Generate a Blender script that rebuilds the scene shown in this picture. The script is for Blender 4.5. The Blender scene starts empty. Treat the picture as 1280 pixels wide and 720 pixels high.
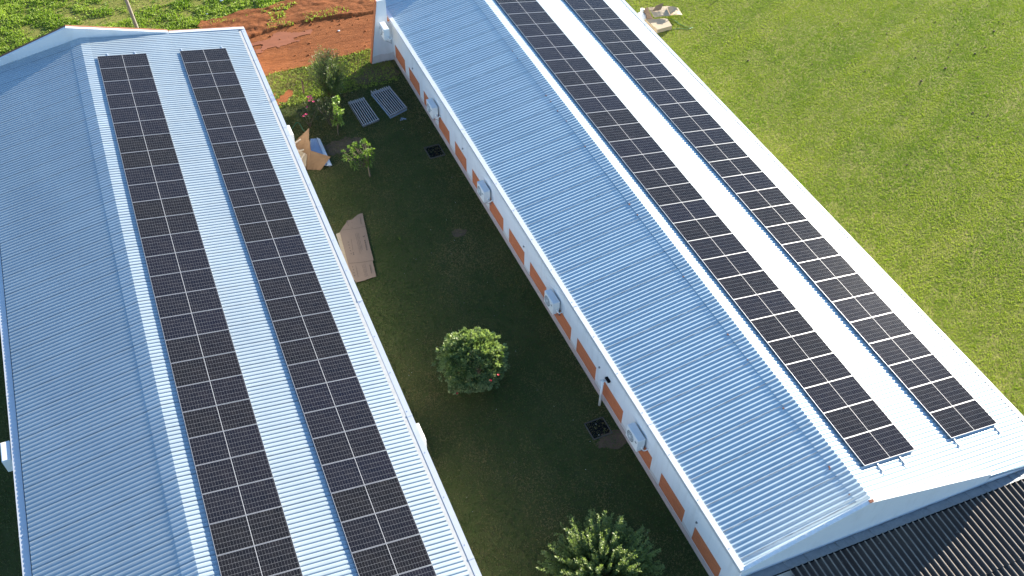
import bpy, bmesh, math, random
import numpy as np
from mathutils import Vector, Matrix
random.seed(7); RNG = np.random.default_rng(11)
S = bpy.context.scene; COL = S.collection
rad = math.radians

# ------------------------------------------------------------------ camera
cam_d = bpy.data.cameras.new('camera'); cam = bpy.data.objects.new('camera', cam_d); COL.objects.link(cam)
CP = Vector((-17.4158, -18.3505, 30.4207))
PITCH, YAW, ROLL = 0.8230, 0.4269, 0.0227
fw = Vector((math.sin(YAW)*math.cos(PITCH), math.cos(YAW)*math.cos(PITCH), -math.sin(PITCH)))
rt = Vector((math.cos(YAW), -math.sin(YAW), 0)); up = rt.cross(fw)
r2 = rt*math.cos(ROLL) + up*math.sin(ROLL); u2 = -rt*math.sin(ROLL) + up*math.cos(ROLL)
M = Matrix((r2, u2, -fw)).transposed().to_4x4(); M.translation = CP
cam.matrix_world = M
cam_d.sensor_width = 36; cam_d.lens = 1202.3/1280*36
cam_d.clip_start = .1; cam_d.clip_end = 2000
S.camera = cam

# ------------------------------------------------------------------ light
SUN_AZ, SUN_EL = rad(29.5), rad(12.8)       # azimuth from +X towards +Y
SV = Vector((math.cos(SUN_AZ)*math.cos(SUN_EL), math.sin(SUN_AZ)*math.cos(SUN_EL), math.sin(SUN_EL)))
w = bpy.data.worlds.new('World'); S.world = w; w.use_nodes = True
wn = w.node_tree; wn.nodes.clear()
sky = wn.nodes.new('ShaderNodeTexSky'); sky.sky_type = 'NISHITA'; sky.sun_disc = False
sky.sun_elevation = SUN_EL; sky.sun_rotation = math.pi/2 - SUN_AZ
sky.altitude = 900; sky.air_density = 1.0; sky.dust_density = 0.1; sky.ozone_density = 2.8
bg = wn.nodes.new('ShaderNodeBackground'); bg.inputs[1].default_value = 0.086
wo = wn.nodes.new('ShaderNodeOutputWorld')
wn.links.new(sky.outputs[0], bg.inputs[0]); wn.links.new(bg.outputs[0], wo.inputs[0])
sd = bpy.data.lights.new('sun', 'SUN'); sd.energy = 5.0; sd.angle = rad(.5); sd.color = (1, .915, .77)
sun = bpy.data.objects.new('sun', sd); COL.objects.link(sun); sun.location = (30, 20, 30)
sun.rotation_euler = (-SV).to_track_quat('-Z', 'Y').to_euler()
S.view_settings.view_transform = 'Standard'; S.view_settings.look = 'None'
S.view_settings.exposure = 2.05; S.view_settings.gamma = 1

# ------------------------------------------------------------------ helpers
def tag(o, label=None, cat=None, group=None, kind=None):
    if label: o['label'] = label
    if cat: o['category'] = cat
    if group: o['group'] = group
    if kind: o['kind'] = kind
    return o
def empty(name, loc, rz=0, parent=None):
    o = bpy.data.objects.new(name, None); COL.objects.link(o); o.empty_display_size = .2
    o.location = loc; o.rotation_euler = (0, 0, rz)
    if parent: o.parent = parent
    return o
def link(name, me, mat, parent=None, loc=None, rz=None):
    o = bpy.data.objects.new(name, me); COL.objects.link(o)
    if mat is not None and not len(me.materials):
        for m in (mat if isinstance(mat, (list, tuple)) else [mat]): me.materials.append(m)
    if parent: o.parent = parent
    if loc is not None: o.location = loc
    if rz is not None: o.rotation_euler = (0, 0, rz)
    return o
class MB:
    def __init__(s): s.v = []; s.f = []
    def add(s, vs, fs):
        b = len(s.v); s.v += [tuple(v) for v in vs]; s.f += [tuple(i+b for i in f) for f in fs]; return s
    def box(s, x0, x1, y0, y1, z0, z1, T=None):
        vs = [(x, y, z) for z in (z0, z1) for y in (y0, y1) for x in (x0, x1)]
        if T is not None: vs = [tuple(T @ Vector(v)) for v in vs]
        return s.add(vs, [(0,2,3,1),(4,5,7,6),(0,1,5,4),(2,6,7,3),(0,4,6,2),(1,3,7,5)])
    def prism(s, pts, ex, T=None):           # polygon points (3D) extruded by vector ex
        n = len(pts); ex = Vector(ex); vs = [Vector(p) for p in pts] + [Vector(p)+ex for p in pts]
        if T is not None: vs = [T @ v for v in vs]
        return s.add(vs, [tuple(range(n-1, -1, -1)), tuple(range(n, 2*n))] + [(i, (i+1) % n, n+(i+1) % n, n+i) for i in range(n)])
    def tube(s, pts, r, n=8, cap=True):
        pts = [Vector(p) for p in pts]; rr = r if isinstance(r, (list, tuple)) else [r]*len(pts)
        vs = []; fs = []; prev = None
        for i, p in enumerate(pts):
            t = (pts[min(i+1, len(pts)-1)] - pts[max(i-1, 0)]).normalized()
            if prev is None:
                a = Vector((0, 0, 1)) if abs(t.z) < .9 else Vector((1, 0, 0)); a = (a - t*a.dot(t)).normalized()
            else: a = (prev - t*prev.dot(t)).normalized()
            prev = a; b = t.cross(a)
            for k in range(n):
                an = 2*math.pi*k/n; vs.append(p + (a*math.cos(an) + b*math.sin(an))*rr[i])
        for i in range(len(pts)-1):
            for k in range(n): fs.append((i*n+k, i*n+(k+1) % n, (i+1)*n+(k+1) % n, (i+1)*n+k))
        if cap: fs += [tuple(range(n-1, -1, -1)), tuple(range((len(pts)-1)*n, len(pts)*n))]
        return s.add(vs, fs)
    def mesh(s, name='m', smooth=False):
        me = bpy.data.meshes.new(name); me.from_pydata(s.v, [], s.f); me.update()
        if smooth: me.polygons.foreach_set('use_smooth', [True]*len(me.polygons))
        return me
    def build(s, name, mat, parent=None, smooth=False, bevel=0, **k):
        me = s.mesh(name, smooth)
        if bevel:
            bm = bmesh.new(); bm.from_mesh(me)
            bmesh.ops.bevel(bm, geom=bm.edges[:], offset=bevel, segments=2, affect='EDGES', profile=.6)
            bm.to_mesh(me); bm.free()
        return link(name, me, mat, parent, **k)
def np_mesh(name, V, F, col=None, smooth=False):   # V (n,3) F (m,k) arrays
    me = bpy.data.meshes.new(name); V = np.asarray(V, np.float32); F = np.asarray(F, np.int32); m, k = F.shape
    me.vertices.add(len(V)); me.vertices.foreach_set('co', V.ravel())
    me.loops.add(m*k); me.loops.foreach_set('vertex_index', F.ravel())
    me.polygons.add(m); me.polygons.foreach_set('loop_start', np.arange(m, dtype=np.int32)*k)
    if smooth: me.polygons.foreach_set('use_smooth', np.ones(m, bool))
    if col is not None:
        a = me.attributes.new('vary', 'FLOAT', 'POINT'); a.data.foreach_set('value', np.asarray(col, np.float32))
    me.update(calc_edges=True); return me
# --- numpy value noise for shapes
def vnoise(x, y, seed=0):
    xi = np.floor(x).astype(int); yi = np.floor(y).astype(int); fx = x-xi; fy = y-yi
    def h(a, b):
        n = (a*374761393 + b*668265263 + seed*974711) & 0x7fffffff
        n = ((n ^ (n >> 13))*1274126177) & 0x7fffffff
        return (n ^ (n >> 16)) % 10007/10007.
    u = fx*fx*(3-2*fx); v = fy*fy*(3-2*fy)
    return (h(xi, yi)*(1-u)+h(xi+1, yi)*u)*(1-v)+(h(xi, yi+1)*(1-u)+h(xi+1, yi+1)*u)*v
def fbm(x, y, seed=0, o=4):
    r = 0; a = .5
    for i in range(o): r = r+a*vnoise(x*2**i, y*2**i, seed+i); a *= .5
    return r

# ------------------------------------------------------------------ materials
class NT:
    def __init__(s, name):
        s.m = bpy.data.materials.new(name); s.m.use_nodes = True; s.t = s.m.node_tree; s.n = s.t.nodes
        s.b = s.n['Principled BSDF']
    def new(s, ty, **k):
        n = s.n.new(ty)
        for a, v in k.items(): setattr(n, a, v)
        return n
    def L(s, a, b): s.t.links.new(a, b)
    def co(s, scale=(1,1,1), kind='Object', rot=(0,0,0)):
        tc = s.new('ShaderNodeTexCoord'); mp = s.new('ShaderNodeMapping'); mp.inputs['Scale'].default_value = scale; mp.inputs['Rotation'].default_value = rot
        s.L(tc.outputs[kind], mp.inputs[0]); return mp.outputs[0]
    def noise(s, scale, detail=4, rough=.55, co=None, dist=0):
        n = s.new('ShaderNodeTexNoise'); n.inputs['Scale'].default_value = scale; n.inputs['Detail'].default_value = detail
        n.inputs['Roughness'].default_value = rough; n.inputs['Distortion'].default_value = dist
        s.L(co if co is not None else s.co(), n.inputs['Vector']); return n.outputs['Fac']
    def ramp(s, fac, stops):
        r = s.new('ShaderNodeValToRGB'); e = r.color_ramp.elements
        while len(e) < len(stops): e.new(.5)
        for i, (p, c) in enumerate(stops):
            e[i].position = p; e[i].color = (c if hasattr(c, '__len__') else (c, c, c))[:3]+(1,) if hasattr(c, '__len__') else (c, c, c, 1)
        s.L(fac, r.inputs[0]); return r.outputs[0]
    def mix(s, fac, a, b, mode='MIX'):
        n = s.new('ShaderNodeMix', data_type='RGBA', blend_type=mode)
        for i, v in ((0, fac), (6, a), (7, b)):
            if hasattr(v, 'links'): s.L(v, n.inputs[i])
            elif i == 0: n.inputs[0].default_value = v
            else: n.inputs[i].default_value = tuple(v)[:3]+(1,)
        return n.outputs[2]
    def math(s, op, a, b=None, c=None):
        n = s.new('ShaderNodeMath', operation=op)
        for i, v in enumerate((a, b, c)):
            if v is None: continue
            if hasattr(v, 'links'): s.L(v, n.inputs[i])
            else: n.inputs[i].default_value = v
        return n.outputs[0]
    def bump(s, h, strength=.3, dist=.01):
        n = s.new('ShaderNodeBump'); n.inputs['Strength'].default_value = strength; n.inputs['Distance'].default_value = dist
        s.L(h, n.inputs['Height']); s.L(n.outputs[0], s.b.inputs['Normal'])
    def set(s, color=None, rough=None, metal=None, **k):
        for nm, v in (('Base Color', color), ('Roughness', rough), ('Metallic', metal)):
            if v is None: continue
            if hasattr(v, 'links'): s.L(v, s.b.inputs[nm])
            else: s.b.inputs[nm].default_value = (tuple(v)[:3]+(1,)) if hasattr(v, '__len__') else v
        for a, v in k.items(): s.b.inputs[a.replace('_', ' ')].default_value = v
        return s.m
def simple(name, c, rough=.6, metal=0, var=.12, scale=6, bump=0):
    n = NT(name); f = n.noise(scale, 5, .65)
    col = n.mix(f, [x*(1-var) for x in c], [min(1, x*(1+var)) for x in c]); n.set(col, rough, metal)
    if bump: n.bump(n.noise(scale*8, 4), bump, .01)
    return n.m

def m_roof(name, tint=1.0, A=(.395, .465, .50), B=(.475, .55, .58), lapk=.4, metal=.5):
    n = NT(name); o = n.co()
    sep = n.new('ShaderNodeSeparateXYZ'); n.L(o, sep.inputs[0])
    big = n.noise(.6, 5, .6, n.co((1, .35, 1)))
    fine = n.noise(9, 5, .65, n.co((.4, 3, 1)))
    base = n.mix(n.ramp(big, [(.3, 0), (.75, 1)]), [q*tint for q in A], [q*tint for q in B])
    base = n.mix(n.math('MULTIPLY', n.ramp(fine, [(.5, 0), (.75, 1)]), .35), base, (.30, .31, .32))
    # dirt caught in the side laps of the sheets, one sheet every 1.032 m
    jit = n.noise(.5, 2, .5)
    yy = n.math('ADD', sep.outputs[1], n.math('MULTIPLY', jit, .02))
    fr = n.math('FRACT', n.math('DIVIDE', yy, 1.032))
    lap = n.math('LESS_THAN', fr, .045)
    ln = n.ramp(n.noise(2.2, 3, .6, n.co((1, 7, 1))), [(.35, .45), (.6, 1)])
    base = n.mix(n.math('MULTIPLY', lap, n.math('MULTIPLY', ln, lapk)), base, (.05, .06, .08))
    # each sheet has its own slightly different coat
    idn = n.math('FLOOR', n.math('DIVIDE', yy, 1.032)); wnz = n.new('ShaderNodeTexWhiteNoise', noise_dimensions='1D'); n.L(idn, wnz.inputs['W'])
    base = n.mix(n.math('MULTIPLY', wnz.outputs[0], .22), base, (.34, .42, .47))
    streak = n.ramp(n.noise(1.1, 6, .7, n.co((.25, 5, 1))), [(.5, 0), (.72, 1)])
    base = n.mix(n.math('MULTIPLY', streak, .30), base, (.36, .38, .39))
    n.set(base, n.ramp(fine, [(.3, .34), (.8, .46)]), metal)
    n.bump(n.noise(3.5, 3, .5), .12, .02)
    return n.m
MAT = {}
MAT['roof'] = m_roof('corrugated_zinc'); MAT['cap'] = m_roof('ridge_zinc', 1.12)
MAT['roof2'] = m_roof('corrugated_zinc_paler', 1, (.50, .61, .645), (.57, .67, .70), .9, .34); MAT['cap2'] = m_roof('ridge_zinc_paler', .97, (.50, .61, .645), (.57, .67, .70), .6, .34)  # paler, less metallic zinc for the right building
def m_wall():
    n = NT('white_render'); f = n.noise(1.5, 5, .65); st = n.noise(2.2, 5, .65, n.co((1, 1.6, .22)))
    c = n.mix(f, (.69, .70, .71), (.78, .78, .79)); c = n.mix(n.math('MULTIPLY', n.ramp(st, [(.5, 0), (.75, 1)]), .35), c, (.50, .49, .47))
    z = n.new('ShaderNodeSeparateXYZ'); n.L(n.co(), z.inputs[0])
    low = n.math('LESS_THAN', z.outputs[2], n.math('ADD', .32, n.math('MULTIPLY', n.noise(3, 5, .7), .35)))
    c = n.mix(n.math('MULTIPLY', low, .35), c, (.42, .30, .24))
    n.set(c, .8); n.bump(n.noise(12, 4), .15, .01); return n.m
MAT['white'] = m_wall()
MAT['gutter'] = simple('gutter_zinc', (.62, .64, .67), .42, .35, .1, 3)
MAT['gutter_in'] = simple('gutter_inside', (.50, .50, .49), .7, .1, .25, 4)
MAT['plinth'] = simple('plinth_paint', (.50, .41, .38), .85, 0, .3, 3, .2)
MAT['coping'] = simple('mortar_coping', (.85, .83, .80), .9, 0, .25, 9, .4)
MAT['alu'] = simple('aluminium', (.80, .81, .82), .32, .75, .05, 10)
MAT['railgrey'] = simple('weathered_aluminium', (.40, .39, .38), .6, .2, .3, 6)
MAT['steel'] = simple('steel_dark', (.30, .30, .31), .45, .7, .2, 10)
MAT['plastic'] = simple('white_plastic', (.80, .80, .78), .4, 0, .04, 5)
MAT['black'] = simple('black_plastic', (.012, .012, .012), .95, 0, .2, 10); MAT['black'].node_tree.nodes['Principled BSDF'].inputs['Specular IOR Level'].default_value = .05
MAT['wood'] = simple('weathered_wood', (.20, .12, .08), .85, 0, .3, 14, .3)
MAT['palewood'] = simple('pale_timber', (.62, .50, .36), .8, 0, .15, 14, .2)
MAT['rust'] = simple('rusted_iron', (.20, .07, .04), .85, .1, .35, 12, .4)
MAT['bluepan'] = simple('blue_sheet', (.33, .43, .58), .4, .2, .08, 4)
MAT['hose'] = simple('green_hose', (.03, .22, .09), .5, 0, .1, 5)
MAT['red'] = simple('red_petal', (.60, .02, .03), .6, 0, .2, 20)
MAT['pink'] = simple('pink_petal', (.55, .04, .12), .6, 0, .2, 20)
MAT['bark'] = simple('bark', (.16, .12, .08), .9, 0, .3, 25, .5)
MAT['palebark'] = simple('pale_bark', (.33, .29, .24), .85, 0, .25, 25, .4)
MAT['film'] = simple('white_film', (.75, .76, .77), .35, 0, .1, 10)
def m_brick():
    n = NT('red_brick'); o = n.co()
    sw = n.new('ShaderNodeSeparateXYZ'); n.L(o, sw.inputs[0]); cb = n.new('ShaderNodeCombineXYZ')
    n.L(n.math('ADD', sw.outputs[1], sw.outputs[0]), cb.inputs[0]); n.L(sw.outputs[2], cb.inputs[1])
    b = n.new('ShaderNodeTexBrick'); n.L(cb.outputs[0], b.inputs['Vector'])
    b.inputs['Color1'].default_value = (.60, .17, .06, 1); b.inputs['Color2'].default_value = (.70, .22, .085, 1)
    b.inputs['Mortar'].default_value = (.45, .17, .09, 1); b.inputs['Scale'].default_value = 1
    b.inputs['Brick Width'].default_value = .22; b.inputs['Row Height'].default_value = .075; b.inputs['Mortar Size'].default_value = .008
    c = n.mix(n.math('MULTIPLY', n.noise(7, 5, .7), .5), b.outputs[0], (.38, .10, .035))
    n.set(c, .88); n.bump(b.outputs['Fac'], -.5, .006); return n.m
MAT['brick'] = m_brick()
def m_card():
    n = NT('cardboard'); f = n.noise(2.2, 5, .6)
    c = n.mix(n.ramp(f, [(.3, 0), (.7, 1)]), (.24, .135, .062), (.32, .19, .095)); c = n.mix(n.math('MULTIPLY', n.noise(30, 3), .25), c, (.18, .10, .05))
    n.set(c, .85); n.bump(n.noise(1.8, 4, .6), .5, .03); return n.m
MAT['card'] = m_card()
MAT['cardpale'] = simple('pale_card', (.46, .36, .24), .85, 0, .12, 3, .2)
MAT['cardgrey'] = simple('faded_card', (.235, .165, .115), .9, 0, .12, 3, .2)
MAT['ink'] = simple('printed_ink', (.05, .038, .035), .8, 0, .2, 20)
def m_cells():
    n = NT('photovoltaic_cells'); o = n.co(); s = n.new('ShaderNodeSeparateXYZ'); n.L(o, s.inputs[0])
    u, v = s.outputs[0], s.outputs[1]          # u along the long side 0..2.28, v 0..1.134
    def line(x, pitch, off, wdt):
        fr = n.math('FRACT', n.math('DIVIDE', n.math('SUBTRACT', x, off), pitch))
        d = n.math('MULTIPLY', n.math('ABSOLUTE', n.math('SUBTRACT', fr, .5)), pitch)   # distance from cell centre
        return n.math('GREATER_THAN', d, pitch/2 - wdt/2)
    cu = (2.256-.03)/24
    a = line(u, cu, .012, .0036); b = line(v, 1.110/6, .012, .0068)
    g = n.math('MAXIMUM', a, b)
    bus = line(v, 1.110/60, .012+.0093, .0012)
    obj = n.new('ShaderNodeObjectInfo')
    cell = n.mix(obj.outputs['Random'], (.007, .008, .011), (.007, .009, .018))
    wn_ = n.new('ShaderNodeTexWhiteNoise', noise_dimensions='3D')
    fl = n.new('ShaderNodeCombineXYZ'); n.L(n.math('FLOOR', n.math('DIVIDE', n.math('SUBTRACT', u, .012), cu)), fl.inputs[0]); n.L(n.math('FLOOR', n.math('DIVIDE', n.math('SUBTRACT', v, .012), .185)), fl.inputs[1]); n.L(obj.outputs['Random'], fl.inputs[2])
    n.L(fl.outputs[0], wn_.inputs[0]); cell = n.mix(n.math('MULTIPLY', wn_.outputs[0], .3), cell, (.014, .014, .02))
    c = n.mix(n.math('MULTIPLY', g, .62), cell, (.25, .26, .28))
    dust = n.ramp(n.noise(1.3, 5, .7), [(.35, 0), (.8, .035)])
    c = n.mix(dust, c, (.35, .30, .26))
    n.set(c, n.ramp(n.noise(2.5, 4, .6), [(.3, .13), (.8, .16)]), 0); n.b.inputs['IOR'].default_value = 1.2; n.b.inputs['Specular IOR Level'].default_value = .3
    return n.m
MAT['cells'] = m_cells()
def m_leaf(name, c0, c1, rough=.5, trans=.25, spec=.4):
    n = NT(name); a = n.new('ShaderNodeAttribute', attribute_name='vary')
    col = n.mix(a.outputs['Fac'], c0, c1)
    n.set(col, rough); n.b.inputs['Specular IOR Level'].default_value = spec
    tr = n.new('ShaderNodeBsdfTranslucent'); n.L(n.mix(1.0, col, (1.0, 1.15, .5), 'MULTIPLY'), tr.inputs[0])
    mx = n.new('ShaderNodeMixShader'); mx.inputs[0].default_value = trans
    out = n.n['Material Output']; n.L(n.b.outputs[0], mx.inputs[1]); n.L(tr.outputs[0], mx.inputs[2]); n.L(mx.outputs[0], out.inputs[0])
    return n.m
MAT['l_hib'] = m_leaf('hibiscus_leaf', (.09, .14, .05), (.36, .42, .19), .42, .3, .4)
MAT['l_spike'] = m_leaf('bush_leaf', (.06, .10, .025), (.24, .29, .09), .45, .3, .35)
MAT['l_tall'] = m_leaf('shrub_leaf', (.06, .11, .02), (.24, .28, .08), .45, .3)
MAT['l_dark'] = m_leaf('dark_leaf', (.035, .055, .02), (.09, .11, .045), .5, .2, .3)
MAT['l_bright'] = m_leaf('lime_leaf', (.12, .20, .03), (.32, .42, .08), .45, .35)
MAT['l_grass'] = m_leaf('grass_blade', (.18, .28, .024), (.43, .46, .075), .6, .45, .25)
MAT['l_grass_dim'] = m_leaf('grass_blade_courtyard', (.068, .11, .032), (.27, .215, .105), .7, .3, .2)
MAT['l_lush'] = m_leaf('tall_grass_blade', (.17, .27, .03), (.50, .58, .12), .55, .35, .25)
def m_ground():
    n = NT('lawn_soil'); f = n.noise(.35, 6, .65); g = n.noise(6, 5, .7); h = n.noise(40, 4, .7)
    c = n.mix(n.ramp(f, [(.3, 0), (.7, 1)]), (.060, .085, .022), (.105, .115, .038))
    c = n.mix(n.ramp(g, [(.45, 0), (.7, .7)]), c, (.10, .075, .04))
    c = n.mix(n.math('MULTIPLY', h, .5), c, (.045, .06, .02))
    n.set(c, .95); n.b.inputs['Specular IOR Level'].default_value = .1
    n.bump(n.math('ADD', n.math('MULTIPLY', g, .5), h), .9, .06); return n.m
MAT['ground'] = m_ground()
def m_dirt():
    n = NT('red_earth'); f = n.noise(.5, 6, .6); g = n.noise(5, 6, .7, n.co((.5, 1.6, 1), rot=(0, 0, -.05))); h = n.noise(30, 5, .75)
    c = n.mix(n.ramp(f, [(.3, 0), (.7, 1)]), (.20, .055, .014), (.30, .098, .030))
    c = n.mix(n.ramp(g, [(.42, .0), (.7, .75)]), c, (.11, .032, .010))
    c = n.mix(n.math('MULTIPLY', h, .3), c, (.34, .15, .06))
    n.set(c, .95); n.b.inputs['Specular IOR Level'].default_value = .15
    n.bump(n.math('ADD', g, n.math('MULTIPLY', h, .4)), .8, .06); return n.m
MAT['dirt'] = m_dirt()
MAT['mud'] = simple('smooth_wet_earth', (.26, .078, .028), .8, 0, .25, 2.5, .25)
MAT['clod'] = simple('dark_clod', (.13, .085, .05), .95, 0, .3, 10, .5)
def m_asb():
    n = NT('fibre_cement'); f = n.noise(1.3, 6, .7, n.co((1, .4, 1))); g = n.noise(14, 5, .75)
    c = n.mix(n.ramp(f, [(.3, 0), (.75, 1)]), (.05, .035, .028), (.10, .078, .062))
    s = n.new('ShaderNodeSeparateXYZ'); n.L(n.co(), s.inputs[0])
    c = n.mix(n.ramp(g, [(.5, 0), (.8, .6)]), c, (.06, .05, .045)); c = n.mix(n.ramp(n.noise(5, 6, .8), [(.62, 0), (.72, .8)]), c, (.26, .24, .21))
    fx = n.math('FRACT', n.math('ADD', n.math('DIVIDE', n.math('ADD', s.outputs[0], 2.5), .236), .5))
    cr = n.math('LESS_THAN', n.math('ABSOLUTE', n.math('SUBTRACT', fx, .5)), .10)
    c = n.mix(n.math('MULTIPLY', cr, n.ramp(n.noise(3, 5, .7), [(.3, .5), (.6, .95)])), c, (.30, .25, .20))  # rib crests painted paler: worn tops, and a stand-in for sun catching them
    n.set(c, .9); n.bump(g, .4, .01); return n.m
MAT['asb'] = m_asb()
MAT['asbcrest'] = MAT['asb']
MAT['flash'] = simple('lead_flashing', (.27, .285, .30), .6, .2, .3, 7, .3)
MAT['ac_dark'] = simple('dark_grille', (.10, .11, .12), .6, 0, .2, 10)

# ------------------------------------------------------------------ corrugated sheets
def corrugated(u0, u1, nu, y0, y1, pitch, amp, zf, clamp=None, lift=0., per=10, wave=None, thick=.004, clamp_hi=None):
    """sheet running in x from u0 to u1 (nu stations), corrugated along y. zf(x) gives the plane height"""
    ny = int(round((y1-y0)/pitch*per)); Y = np.linspace(y0, y1, ny+1); X = np.linspace(u0, u1, nu)
    ph = 2*np.pi*Y/pitch
    W = amp*(np.cos(ph) if wave is None else wave(ph))
    # sheet ends are never cut perfectly straight
    XX, YY = np.meshgrid(X, Y, indexing='ij'); Z = np.array([zf(x) for x in X])[:, None] + W[None, :] + lift
    lap = np.floor(Y/1.032)    # every sheet sits a touch above its neighbour at the lap
    Z = Z + (((Y/1.032) % 1) * .004)[None, :]
    Z = Z + .012*(fbm(XX*.5, YY*.5, 3)-.5)
    if clamp is not None: YY = np.maximum(YY, np.array([clamp(x) for x in X])[:, None])
    if clamp_hi is not None: YY = np.minimum(YY, np.array([clamp_hi(x) for x in X])[:, None])
    V = np.stack([XX, YY, Z], -1).reshape(-1, 3); n = ny+1
    i, j = np.meshgrid(np.arange(nu-1), np.arange(ny), indexing='ij'); a = (i*n+j).ravel()
    F = np.stack([a, a+n, a+n+1, a+1], -1)
    if u1 < u0: F = F[:, ::-1]
    V2 = V.copy(); V2[:, 2] -= thick; F2 = F[:, ::-1]+len(V)
    return np_mesh('sheet', np.vstack([V, V2]), np.vstack([F, F2]), smooth=True)

RIDGE = 3.25
PITCH_Y = .172
def building(name, label, xl, xr, y0, y1, aa, root, near, far, left_gut, right_gut, panels=None, near_clip=None):
    """xl, xr: eave outer edges relative to the ridge, y0..y1 roof extent, aa roof slope"""
    ta = math.tan(aa); zf = lambda x: RIDGE_Z[name] - abs(x)*ta
    lipL, trL = left_gut; lipR, trR = right_gut
    shL = xl+lipL+trL-.04; shR = xr-lipR-trR+.03
    isL = name == 'L'; amp = .0125 if isL else .0118
    groove = lambda ph: 1-2.2*np.exp(-((((ph/(2*np.pi)+.5) % 1)-.5)/.15)**2)
    KW = dict(wave=groove, per=14) if isL else {}; mr, mc = (MAT['roof'], MAT['cap']) if isL else (MAT['roof2'], MAT['cap2'])
    link('roof_sheet', corrugated(0, shL, 16 if isL else 40, y0, y1, PITCH_Y, amp, zf, near_clip, **KW), mr, root)
    link('roof_sheet', corrugated(0, shR, 20 if isL else 50, y0, y1, PITCH_Y, amp, zf, near_clip, **KW), mr, root)
    for xe in (-.48, .42): link('ridge_cap', corrugated(0, xe, 6, y0+.02, y1-.02, PITCH_Y, amp, zf, near_clip, lift=.013, **KW), mc, root)
    for sgn, xo, lip, tr, sh in ((-1, xl, lipL, trL, shL), (1, xr, lipR, trR, shR)):
        ze = zf(xo)+((-.01 if isL else .075) if sgn < 0 else .02); xi = xo - sgn*lip; xt = xi - sgn*tr
        g = MB(); a, b = sorted((xo+sgn*.03, xi))
        ylo = (near_clip(xo) if near_clip else y0)
        # outer lip in lengths of 6 m with a lapped joint
        y = ylo; k = 0
        while y < y1-.01:
            e = min(y+6.0, y1); g.box(a, b, y, e-.004, ze-.16, ze+random.uniform(-.003, .003)); 
            if e < y1: g.box(a-.004, b+.004, e-.05, e+.03, ze-.158, ze+.007)
            y = e; k += 1
        yy = ylo+.8
        while yy < y1:
            g.box((a+b)/2-.012, (a+b)/2+.012, yy, yy+.024, ze, ze+.014); yy += 1.9
        go = g.build('gutter', MAT['gutter'], root)
        t = MB(); a, b = sorted((xi, xt-sgn*.12)); t.box(a, b, ylo, y1, ze-.15, ze-(.10 if sgn < 0 or not isL else .008)); t.build('trough', MAT['gutter_in'], go)
    return zf
RIDGE_Z = {}

# ================================================================== RIGHT BUILDING (origin under its ridge)
AR = .1627; TA = math.tan(AR)
GYN = lambda x: -8.80 - .038*x        # near gable wall plane (slightly out of square)
FAR = 28.5; FARR = 25.9
RIDGE_Z['R'] = RIDGE
Rb = empty('long_building', (0, 0, 0)); tag(Rb, 'long white building with brick panels, solar zinc roof and open lawn on its right', 'building', 'long white buildings with solar roofs')
building('R', '', -4.89, 8.10, -9.35, FAR, AR, Rb, None, None, (.17, .03), (.15, .085), near_clip=lambda x: GYN(x)+.02)
def zr(x): return RIDGE - abs(x)*TA
# walls
XW = -4.86
panels = [(25.29,23.63),(23.02,21.34),(20.76,19.1),(18.6,17.04),(16.33,14.8),(14.08,12.4),(11.97,10.34),(9.72,8.04),(7.46,5.8),(5.1,3.42),(2.9,1.23),(.62,-.98),(-1.6,-3.18),(-3.84,-5.48),(-6.13,-7.8)]
wz = zr(4.86)-.14
m = MB()
PT, PB = 1.17, .33
XI = XW+.15
m.box(XW, XI, GYN(XW), FARR, PT, wz); m.box(XW, XI, GYN(XW), FARR, .30, PB)
ys = sorted([p for ab in panels for p in ab]); edges = [GYN(XW)] + ys + [FARR]
for i in range(0, len(edges), 2): m.box(XW, XI, edges[i], edges[i+1], PB, PT)
m.prism([(XI, FARR-.15, 0), (7.85, FARR-.15, 0), (7.85, FARR-.15, zr(7.85)-.06), (0, FARR-.15, RIDGE-.06), (XI, FARR-.15, zr(XI)-.06)], (0, .15, 0)); m.box(7.85, 8.0, GYN(8)+.2, FARR-.15, 0, zr(7.9)-.16)
m.build('wall', MAT['white'], Rb)
m = MB(); m.box(XW-.015, XI, GYN(XW)+.01, FARR, 0, .30); m.build('plinth', MAT['plinth'], Rb)
for a, b in panels:
    m = MB(); m.box(XW+.012, XI-.01, b+.001, a-.001, PB+.001, PT-.001); m.build('brick_panel', MAT['brick'], Rb)
for y in (8.09, .99, -6.17, 15.21, 22.3):
    m = MB(); m.tube([(XW+.02, y, 1.5), (XW-.05, y, 1.5)], .042, 12); m.tube([(XW-.052, y, 1.5), (XW-.056, y, 1.5)], .03, 10); m.build('vent_pipe', MAT['steel'], Rb)
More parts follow.
